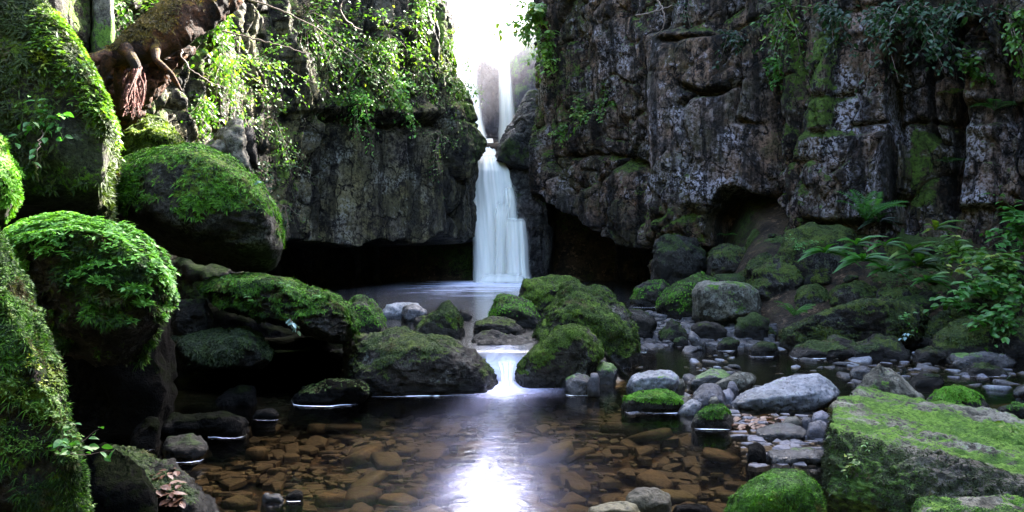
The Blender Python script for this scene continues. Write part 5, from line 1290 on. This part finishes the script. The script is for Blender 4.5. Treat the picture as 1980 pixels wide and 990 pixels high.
# small leaves crowding the hummock and the big left boulder
def carpet(parent_rec, name, px0, px1, py0, py1, n, sz, mat, seed, lift=0.02):
    ob, V, Fc, N, mo, c = parent_rec
    qx = 990 + F * V[:, 0] / V[:, 1]; qy = HOR - (V[:, 2] - HC) * F / V[:, 1]
    m2 = ((qx > px0) & (qx < px1) & (qy > py0) & (qy < py1) & (N[:, 1] < 0.4)).astype(float) * (0.35 + N[:, 2])
    return tufts(ob, V, Fc, N, m2, c, n, sz, sz * 0.28, M[mat], seed, 0.5, 0.1, 0.9, 3, name, lift)
carpet(hum, "leaves", -50, 350, 415, 560, 7500, 0.030, 'leaf_mint', 5, 0.035)
carpet(hum, "leaves", 240, 350, 550, 670, 1500, 0.03, 'leaf_mint', 6, 0.03)
carpet(big_l, "leaves", 60, 240, 20, 330, 2600, 0.036, 'leaf_lit', 7, 0.04)
carpet(big_l, "leaves", -60, 200, 150, 420, 900, 0.04, 'leaf', 8, 0.03)
carpet(near_l, "leaves", -60, 190, 420, 990, 2600, 0.012, 'leaf_lit', 9, 0.012)

# hanging greenery on the cliffs: (px, py, dir, length, stems, leaves, size, mat, label)
LCV = [(430, 20, (0.1, -.6, -.5), 1.1, 9, 30, .11, 'leaf_lit', "bright clump of leaves right of the uprooted trunk, highest"),
       (440, 110, (0.2, -.6, -.5), 1.0, 9, 30, .10, 'leaf_lit', "bright leafy clump hanging beside the uprooted trunk"),
       (400, 190, (0.1, -.6, -.7), 0.9, 7, 24, .09, 'leaf', "leafy trailing stems under the uprooted trunk's right side"),
       (470, 210, (0.1, -.5, -.7), 1.2, 8, 26, .09, 'leaf', "trailing greenery above the buff pointed rock"),
       (520, 120, (0.3, -.6, -.3), 1.2, 8, 26, .09, 'leaf', "leafy branch crossing the cliff right of the bright clumps"),
       (540, 230, (0.2, -.6, -.6), 1.0, 7, 26, .09, 'leaf', "tiered fern-like greenery left of the flat cliff panel"),
       (500, 330, (0.1, -.6, -.7), 0.9, 5, 20, .08, 'leaf_dark', "dim trailing stems low on the left cliff"),
       (330, 20, (-0.2, -.6, -.2), 1.0, 8, 28, .10, 'leaf_lit', "leaves crowding above the uprooted trunk"),
       (250, 20, (-0.2, -.6, -.3), 0.9, 7, 24, .09, 'leaf', "leaves in the top left between rock columns and trunk"),
       (600, 30, (0.3, -.6, -.3), 1.6, 9, 28, .10, 'leaf', "leafy branch at the top of the left cliff, left of centre"),
       (660, 60, (0.4, -.6, -.4), 1.7, 9, 30, .10, 'leaf', "spreading branch of pale leaves on the upper left cliff"),
       (720, 100, (0.3, -.6, -.5), 1.6, 9, 30, .11, 'leaf', "tiers of leaves above the ledge, left part"),
       (760, 60, (0.2, -.6, -.6), 1.6, 9, 30, .11, 'leaf_lit', "bright tiers of leaves high above the ledge"),
       (700, 170, (0.2, -.6, -.3), 1.1, 7, 28, .11, 'leaf_mint', "mint-green leaves lying on the ledge, left"),
       (770, 180, (0.1, -.6, -.4), 1.1, 7, 28, .11, 'leaf_mint', "green leaves drooping over the middle of the ledge"),
       (820, 120, (0.0, -.6, -.6), 1.3, 8, 26, .10, 'leaf', "leaves right of the ledge near the gorge corner"),
       (815, 10, (0.1, -.6, -.3), 1.4, 8, 30, .12, 'leaf_lit', "yellow-green leaves at the top corner of the left cliff"),
       (868, 60, (0.2, -.5, -.5), 1.1, 8, 26, .11, 'leaf_lit', "sunlit leaves fringing the left edge of the sky gap, upper"),
       (885, 150, (0.1, -.5, -.7), 1.2, 8, 26, .10, 'leaf', "leaves fringing the left edge of the sky gap, lower"),
       (560, 400, (0.1, -.6, -.5), 0.6, 4, 14, .07, 'leaf_dark', "sparse dim leaves low on the cliff above the cave"),
       (860, 260, (0.1, -.5, -.8), 1.4, 5, 22, .07, 'leaf', "thin creeper running down the cliff corner beside the fall")]
for i, (px, py, dv, L, ns_, nl, sz, mt, lb) in enumerate(LCV):
    p = surf_pt(LV_, px, py)
    spray("hanging_plant", lb, "foliage", p, dv, L * 1.2, int(ns_ * 1.8), int(nl * 1.7), sz * 0.88, mt, 200 + i, 'leaf' if i % 2 else 'broad', 0.75, 0.3, False, 0.007)
RCV = [(1035, 5, (-0.3, -.6, -.3), 1.6, 9, 22, .17, 'leaf_lit', "bright leaves over the right edge of the sky gap, uppermost"),
       (1050, 70, (-0.2, -.6, -.5), 1.2, 8, 20, .17, 'leaf_lit', "bright large leaves beside the sky gap on the right"),
       (1115, 208, (-0.3, -.6, -.2), 1.0, 5, 18, .09, 'leaf_lit', "small bright leaf spray halfway up the right cliff"),
       (1160, 200, (-0.2, -.6, -.1), 0.8, 5, 18, .09, 'leaf', "leaf spray right of the small bright one"),
       (1085, 250, (-0.3, -.6, -.3), 0.8, 5, 16, .08, 'leaf', "faint leaf spray lower on the right cliff by the fall"),
       (1510, 20, (-0.1, -.7, -.3), 1.3, 9, 26, .10, 'leaf', "leaves hanging from the top of the right cliff, left part"),
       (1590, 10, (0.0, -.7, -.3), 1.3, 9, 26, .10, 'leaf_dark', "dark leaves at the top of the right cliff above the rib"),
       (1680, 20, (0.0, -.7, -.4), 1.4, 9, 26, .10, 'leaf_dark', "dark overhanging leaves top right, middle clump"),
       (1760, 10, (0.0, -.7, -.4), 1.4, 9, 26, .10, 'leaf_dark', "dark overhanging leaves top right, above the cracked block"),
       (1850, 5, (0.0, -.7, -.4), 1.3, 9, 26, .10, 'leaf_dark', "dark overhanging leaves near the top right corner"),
       (1940, 40, (0.0, -.7, -.3), 1.0, 7, 22, .09, 'leaf', "leaves in the top right corner"),
       (1500, 110, (-0.1, -.7, -.4), 0.9, 6, 20, .10, 'leaf_mint', "ferny leaves beside the dark chimney crack"),
       (1850, 120, (0.0, -.7, -.3), 0.7, 6, 20, .08, 'leaf', "small leaves on the shelf above the pale right block"),
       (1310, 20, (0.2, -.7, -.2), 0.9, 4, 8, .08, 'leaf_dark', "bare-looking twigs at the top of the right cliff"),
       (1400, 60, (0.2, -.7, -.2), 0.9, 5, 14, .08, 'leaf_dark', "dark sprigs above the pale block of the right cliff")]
for i, (px, py, dv, L, ns_, nl, sz, mt, lb) in enumerate(RCV):
    p = surf_pt(RV_, px, py)
    spray("hanging_plant", lb, "foliage", p, dv, L, int(ns_ * 1.3), int(nl * 1.7), sz * 1.1, mt, 300 + i, 'leaf' if i % 2 else 'broad', 0.45, 0.3, False, 0.007)

# moss fronds over the right bank
_gN = vnormals(GV, GF)
_T = np.concatenate([GF[:, [0, 1, 2]], GF[:, [0, 2, 3]]])
tufts(ground, GV, _T, _gN * np.sign(_gN[:, 2:3]), gm + 0.2 + 0.5 * fbm(GV * 2.5, 3, 6), np.zeros(3), 42000, 0.05, 0.008, M['moss_dark'], 12, 0.62, keep=lambda p: ((p[:, 0] > 2.8) & (p[:, 0] < 9) & (p[:, 1] > 9) & (p[:, 1] < 17) & (p[:, 2] > 0.1)).astype(float), name="bank_moss")
# bright spray hanging in the gap round the upper fall
mm_ = new_mat("spray_mist"); b = NB(mm_)
vp = b.n("ShaderNodeVolumePrincipled"); vp.inputs["Color"].default_value = (0.93, 0.90, 1.0, 1); vp.inputs["Density"].default_value = 0.022; vp.inputs["Anisotropy"].default_value = 0.4
b.out(None, vp.outputs[0])
bm = bmesh.new(); bmesh.ops.create_cube(bm, size=1)
bmesh.ops.scale(bm, vec=(9, 9, 16), verts=bm.verts); bmesh.ops.translate(bm, vec=(0, 32.6, 9.5), verts=bm.verts)
me = bpy.data.meshes.new("spray_mist"); bm.to_mesh(me); bm.free(); me.materials.append(mm_)
link("spray_mist", me, None, "bright spray and mist filling the narrow gap around the upper waterfall", "mist", kind="stuff")

# ------------------------------------------------------------------ uprooted tree at the upper left
def limb(name, pts, rad, parent, mat, seed, nseg=18, amp=0.2, moss=0.3, n=70):
    pts = np.array(pts, float)
    t = np.linspace(0, len(pts) - 1, n)
    # Catmull-Rom like smoothing by repeated averaging
    C3 = np.stack([np.interp(t, range(len(pts)), pts[:, j]) for j in range(3)], 1)
    for _ in range(12): C3[1:-1] = (C3[:-2] + 2 * C3[1:-1] + C3[2:]) / 4
    rr = np.interp(t, range(len(pts)), rad)
    V, Fc = tube(C3, rr, nseg)
    N = vnormals(V, Fc)
    ctr = np.repeat(C3, nseg, 0)
    if (N * (V - ctr)).sum() < 0: Fc = Fc[:, ::-1]; N = -N
    r_ = np.repeat(rr, nseg)
    V = V + N * (r_ * amp * (fbm(V * 2.2, 3, seed) * 1.2 + 0.5 * ridge(V * 6, 3, seed + 2)))[:, None]
    N = vnormals(V, Fc)
    mo = moss + 0.7 * N[:, 2] + 0.5 * fbm(V * 2.5, 3, seed + 3)
    me = mesh_np(name, V, Fc, True, {"moss": mo, "lichen": 0 * mo, "wet": 0 * mo}, M[mat])
    o = link(name, me, parent)
    if parent is not None: at_empty(parent, o)
    return o, V, Fc, N, mo
DT = 9.2
tr = empty("uprooted_tree", tuple(W(240, 200, DT)), "mossy red-brown trunk of an uprooted tree leaning out of the top left", "tree")
o1, V1, F1, N1, m1 = limb("trunk", [W(900, -900, 15.5), W(790, -640, 13.6), W(670, -360, 12.0), W(560, -160, 10.8), W(455, -60, 10.2), W(385, 10, 9.8), W(325, 55, 9.4), W(265, 92, 9.2), W(205, 120, 9.1)], [.10, .20, .28, .32, .32, .28, .24, .18, .09], tr, 'root', 5, 26, 0.3, 0.3, 220)
tufts(tr, V1, F1, N1, m1, np.array(tr.location), 7000, 0.045, 0.007, M['moss_rust'], 8, 0.45, name="moss")
for k, (pts, rd) in enumerate([
    ([W(230, 100, 9.1), W(190, 108, 9.0), W(150, 112, 9.1), (W(120, 135, 9.2))], [.09, .06, .04, .02]),
    ([W(240, 95, 8.9), W(262, 120, 8.8), W(268, 165, 8.8), W(262, 205, 8.9), W(245, 225, 9.0)], [.07, .05, .04, .03, .015]),
    ([W(215, 110, 8.9), W(195, 150, 8.9), W(205, 200, 9.0), W(200, 240, 9.1)], [.07, .05, .035, .015]),
    ([W(235, 110, 9.2), W(232, 160, 9.2), W(228, 210, 9.3)], [.06, .05, .02]),
    ([W(300, 80, 9.2), W(300, 115, 9.0), W(330, 140, 9.0), W(350, 175, 9.1)], [.07, .035, .025, .012]),
    ([W(210, 105, 9.0), W(175, 120, 8.8), W(150, 140, 8.9)], [.07, .05, .02])]):
    limb("root", pts, rd, tr, 'root', 20 + k, 12, 0.45, 0.15, 50)
R('root_plate', "dark earthy root plate hanging beneath the uprooted trunk", [(160, 135), (200, 118), (265, 100), (330, 85), (375, 85), (370, 105), (320, 118), (275, 150), (262, 200), (235, 245), (195, 240), (168, 180)], D=10.1, depth=1.3, tilt=-0.1, mat='root', moss=-0.4, mossn=0.2, sub=6, base=0, amp=0.10, k=12, cat='root plate')
r = np.random.default_rng(9)
VV, FF, n = [], [], 0
fb = empty("root_fibres", tuple(W(262, 195, 8.7)), "sunlit bundle of pinkish-red root fibres under the trunk", "roots")
for k in range(60):
    a = W(262 + r.normal() * 8, 130 + r.random() * 40, 8.75 + 0.1 * r.normal()); e_ = W(232 + r.random() * 46, 185 + r.random() * 45, 8.6 + 0.2 * r.normal())
    m_ = (a + e_) / 2 + r.normal(size=3) * 0.06
    t = np.linspace(0, 1, 8)[:, None]
    path = (1 - t) ** 2 * a + 2 * t * (1 - t) * m_ + t ** 2 * e_
    V, Fc = tube(path, np.linspace(0.016, 0.005, 8), 5)
    VV.append(V - W(262, 195, 8.7)); FF.append(Fc + n); n += len(V)
link("fibres", mesh_np("fibres", np.concatenate(VV), np.concatenate(FF), True, None, M['redroot']), fb, kind="stuff")
# long bare twigs on the left cliff
for i, (a, c_, d_, Dd, lb) in enumerate([((350, 90), (375, 140), (445, 172), 9.6, "bare pale twig arcing beneath the bright leaf clumps"), ((480, 0), (620, 60), (770, 180), 14.5, "long thin bare branch slanting across the upper left cliff"),
                                  ((430, 60), (510, 80), (600, 105), 13, "thin twig among the leaves on the upper left cliff"), ((700, 60), (660, 10), (740, -30), 16, "dark curved branch at the top of the left cliff"),
                                  ((1265, -10), (1285, 40), (1262, 70), 17, "pale hooked twig at the top of the right cliff"), ((1230, 30), (1265, 22), (1300, 10), 17, "thin dark twig crossing the hooked one"),
                                  ((70, 345), (72, 300), (85, 250), 6.0, "thin pale root trailing down the huge left boulder")]):
    A, B, C3 = W(*a, Dd), W(*c_, Dd - 0.3), W(*d_, Dd)
    t = np.linspace(0, 1, 24)[:, None]
    path = (1 - t) ** 2 * A + 2 * t * (1 - t) * (2 * B - (A + C3) / 2) + t ** 2 * C3 + np.random.default_rng(i).normal(size=(24, 3)) * 0.008
    V, Fc = tube(path, np.linspace(0.0011, 0.0005, 24) * Dd, 6)
    link("twig", mesh_np("twig", V - A, Fc, True, None, M['twig']), None, lb, "branch", loc=tuple(A))
# leaf litter
def litter(label, recV, px0, px1, py0, py1, n, sz, mat, seed, D=None, z=0.02, cat="leaf litter"):
    r = np.random.default_rng(seed); VV, FF, k = [], [], 0
    LV, LF = LEAF_BROAD
    for _ in range(n):
        px, py = r.uniform(px0, px1), r.uniform(py0, py1)
        p = surf_pt(recV, px, py) + np.array([0, -0.01, z]) if recV is not None else W(px, py, (HC - z) * F / (py - HOR))
        a = r.random() * 6.28
        VV.append(LV * np.array([1, 1, 0.6]) @ rotm(np.array([math.cos(a), math.sin(a), 0.1 * r.normal()]), np.array([0.2 * r.normal(), 0.2 * r.normal(), 1])) * sz * (0.5 + r.random()) + p)
        FF.append(LF + k); k += len(LV)
    V = np.concatenate(VV); c = V.mean(0)
    link("leaf_litter", mesh_np("leaf_litter", V - c, np.concatenate(FF), False, None, M[mat]), None, label, cat, kind="stuff", loc=tuple(c))
litter("pale wet dead leaves lying on the dark sloping foreground boulder", fl[1], 300, 360, 905, 990, 60, 0.05, 'leaf_brown', 1)
litter("pinkish-brown dead leaves washed up among the shoal pebbles", None, 1425, 1510, 800, 832, 60, 0.07, 'leaf_brown', 2, z=0.02)
litter("reddish dead leaves scattered on the middle of the right bank", GV[(GV[:, 0] > 4) & (GV[:, 1] > 10) & (GV[:, 1] < 15)], 1680, 1860, 490, 600, 70, 0.08, 'leaf_brown', 3, z=0.06)
litter("rust-brown leaves at the right edge of the bank by the water", GV[(GV[:, 0] > 4) & (GV[:, 1] > 8) & (GV[:, 1] < 15)], 1930, 1990, 690, 745, 50, 0.07, 'leaf_brown', 4, z=0.05)

hx, hy = np.meshgrid(np.linspace(-16, 16, 70), np.linspace(-22, -3.5, 40))  # unseen slope added behind the camera to cut the front light
hz = -0.4 + 14 * sst(-4, -13.5, hy) + 0.6 * fbm(np.stack([hx.ravel() * .6, hy.ravel() * .6, 0 * hx.ravel()], 1), 4, 3).reshape(hx.shape)
HV = np.stack([hx.ravel(), hy.ravel(), hz.ravel()], 1)
link("blocker_hillside", mesh_np("blocker_hillside", HV, grid_faces(70, 40), True, {"moss": 0.5 + 0 * HV[:, 0], "lichen": 0 * HV[:, 0], "wet": 0 * HV[:, 0]}, M['earth']), kind="structure")
# ------------------------------------------------------------------ woodland on the plateau and behind the camera
def tree(label, x, y, z, h, cr, seed, mat='leaf_dark', n=2600, ls=0.32):
    r = np.random.default_rng(seed)
    e = empty("tree", (x, y, z), label, "tree")
    t = np.linspace(0, 1, 14)[:, None]
    top = np.array([r.normal() * 0.5, r.normal() * 0.5, h])
    path = t * top + np.sin(t * 5) * 0.12
    V, Fc = tube(path, np.linspace(0.28, 0.07, 14), 10)
    tk = link("trunk", mesh_np("trunk", V, Fc, True, None, M['twig']), e)
    ctr = []
    for k in range(9):
        a = r.random() * 6.28; u = 0.4 + 0.5 * r.random()
        s = top * u; en = s + np.array([math.cos(a), math.sin(a), 0.35]) * cr * (0.5 + 0.5 * r.random())
        pth = s + (en - s) * np.linspace(0, 1, 7)[:, None] + np.array([0, 0, 0.25]) * np.sin(np.linspace(0, np.pi, 7))[:, None]
        V, Fc = tube(pth, np.linspace(0.09, 0.02, 7), 6)
        link("limb", mesh_np("limb", V, Fc, True, None, M['twig']), e)
        ctr += [en, (s + en) / 2]
    ctr.append(top)
    ctr = np.array(ctr)
    c = ctr[r.integers(0, len(ctr), n)]
    dd = r.normal(size=(n, 3)); dd /= np.linalg.norm(dd, axis=1, keepdims=True)
    p = c + dd * (cr * 0.42 * r.random(n) ** 0.5)[:, None] * np.array([1, 1, 0.65])
    a1 = r.normal(size=(n, 3)) * np.array([1, 1, 0.4]); a1 /= np.linalg.norm(a1, axis=1, keepdims=True)
    a2 = np.cross(a1, r.normal(size=(n, 3)) * 0.4 + np.array([0, 0, 1])); a2 /= np.linalg.norm(a2, axis=1, keepdims=True)
    s = ls * (0.5 + r.random(n))[:, None]
    VV = np.stack([p - a1 * s * .5, p + a2 * s * 0.28, p + a1 * s * .5, p - a2 * s * 0.28], 1).reshape(-1, 3)
    link("crown", mesh_np("crown", VV, np.arange(len(VV)).reshape(-1, 4), False, {"rnd": np.repeat(r.random(n), 4)}, M[mat]), e, kind="stuff")
    return e
HZ = lambda y: -0.6 + 14 * float(sst(-4, -13.5, np.array(float(y))))
TREES = [(10.8, 19.0, 12, 6, 3.0), (8.5, 24, 10.5, 5, 2.6), (-13, 9, 12.5, 6, 3.2), (-9.5, 16, 12.5, 6, 3.0), (-12, 2, 12.5, 6, 3.2),
         (-6, -9, HZ(-9), 9, 4), (0, -10, HZ(-10), 9, 4), (6, -9, HZ(-9), 9, 4), (3, -15, HZ(-15), 9, 4), (-3.5, -16, HZ(-16), 9, 4)]
for i, (x, y, z, h, cr) in enumerate(TREES):
    tree("broadleaf woodland tree " + ["on the right cliff top near the gorge bend", "on the far right rim near the falls",
          "on the left rim above the huge boulder", "on the left rim above the flat panel", "on the left rim level with the viewer", "behind the viewer on the left bank", "behind the viewer in the middle of the valley", "behind the viewer on the right bank",
          "farther behind the viewer to the right", "farther behind the viewer to the left"][i], x, y, z, h, cr, 700 + i, 'leaf_dark' if i not in (1, 3) else 'leaf')
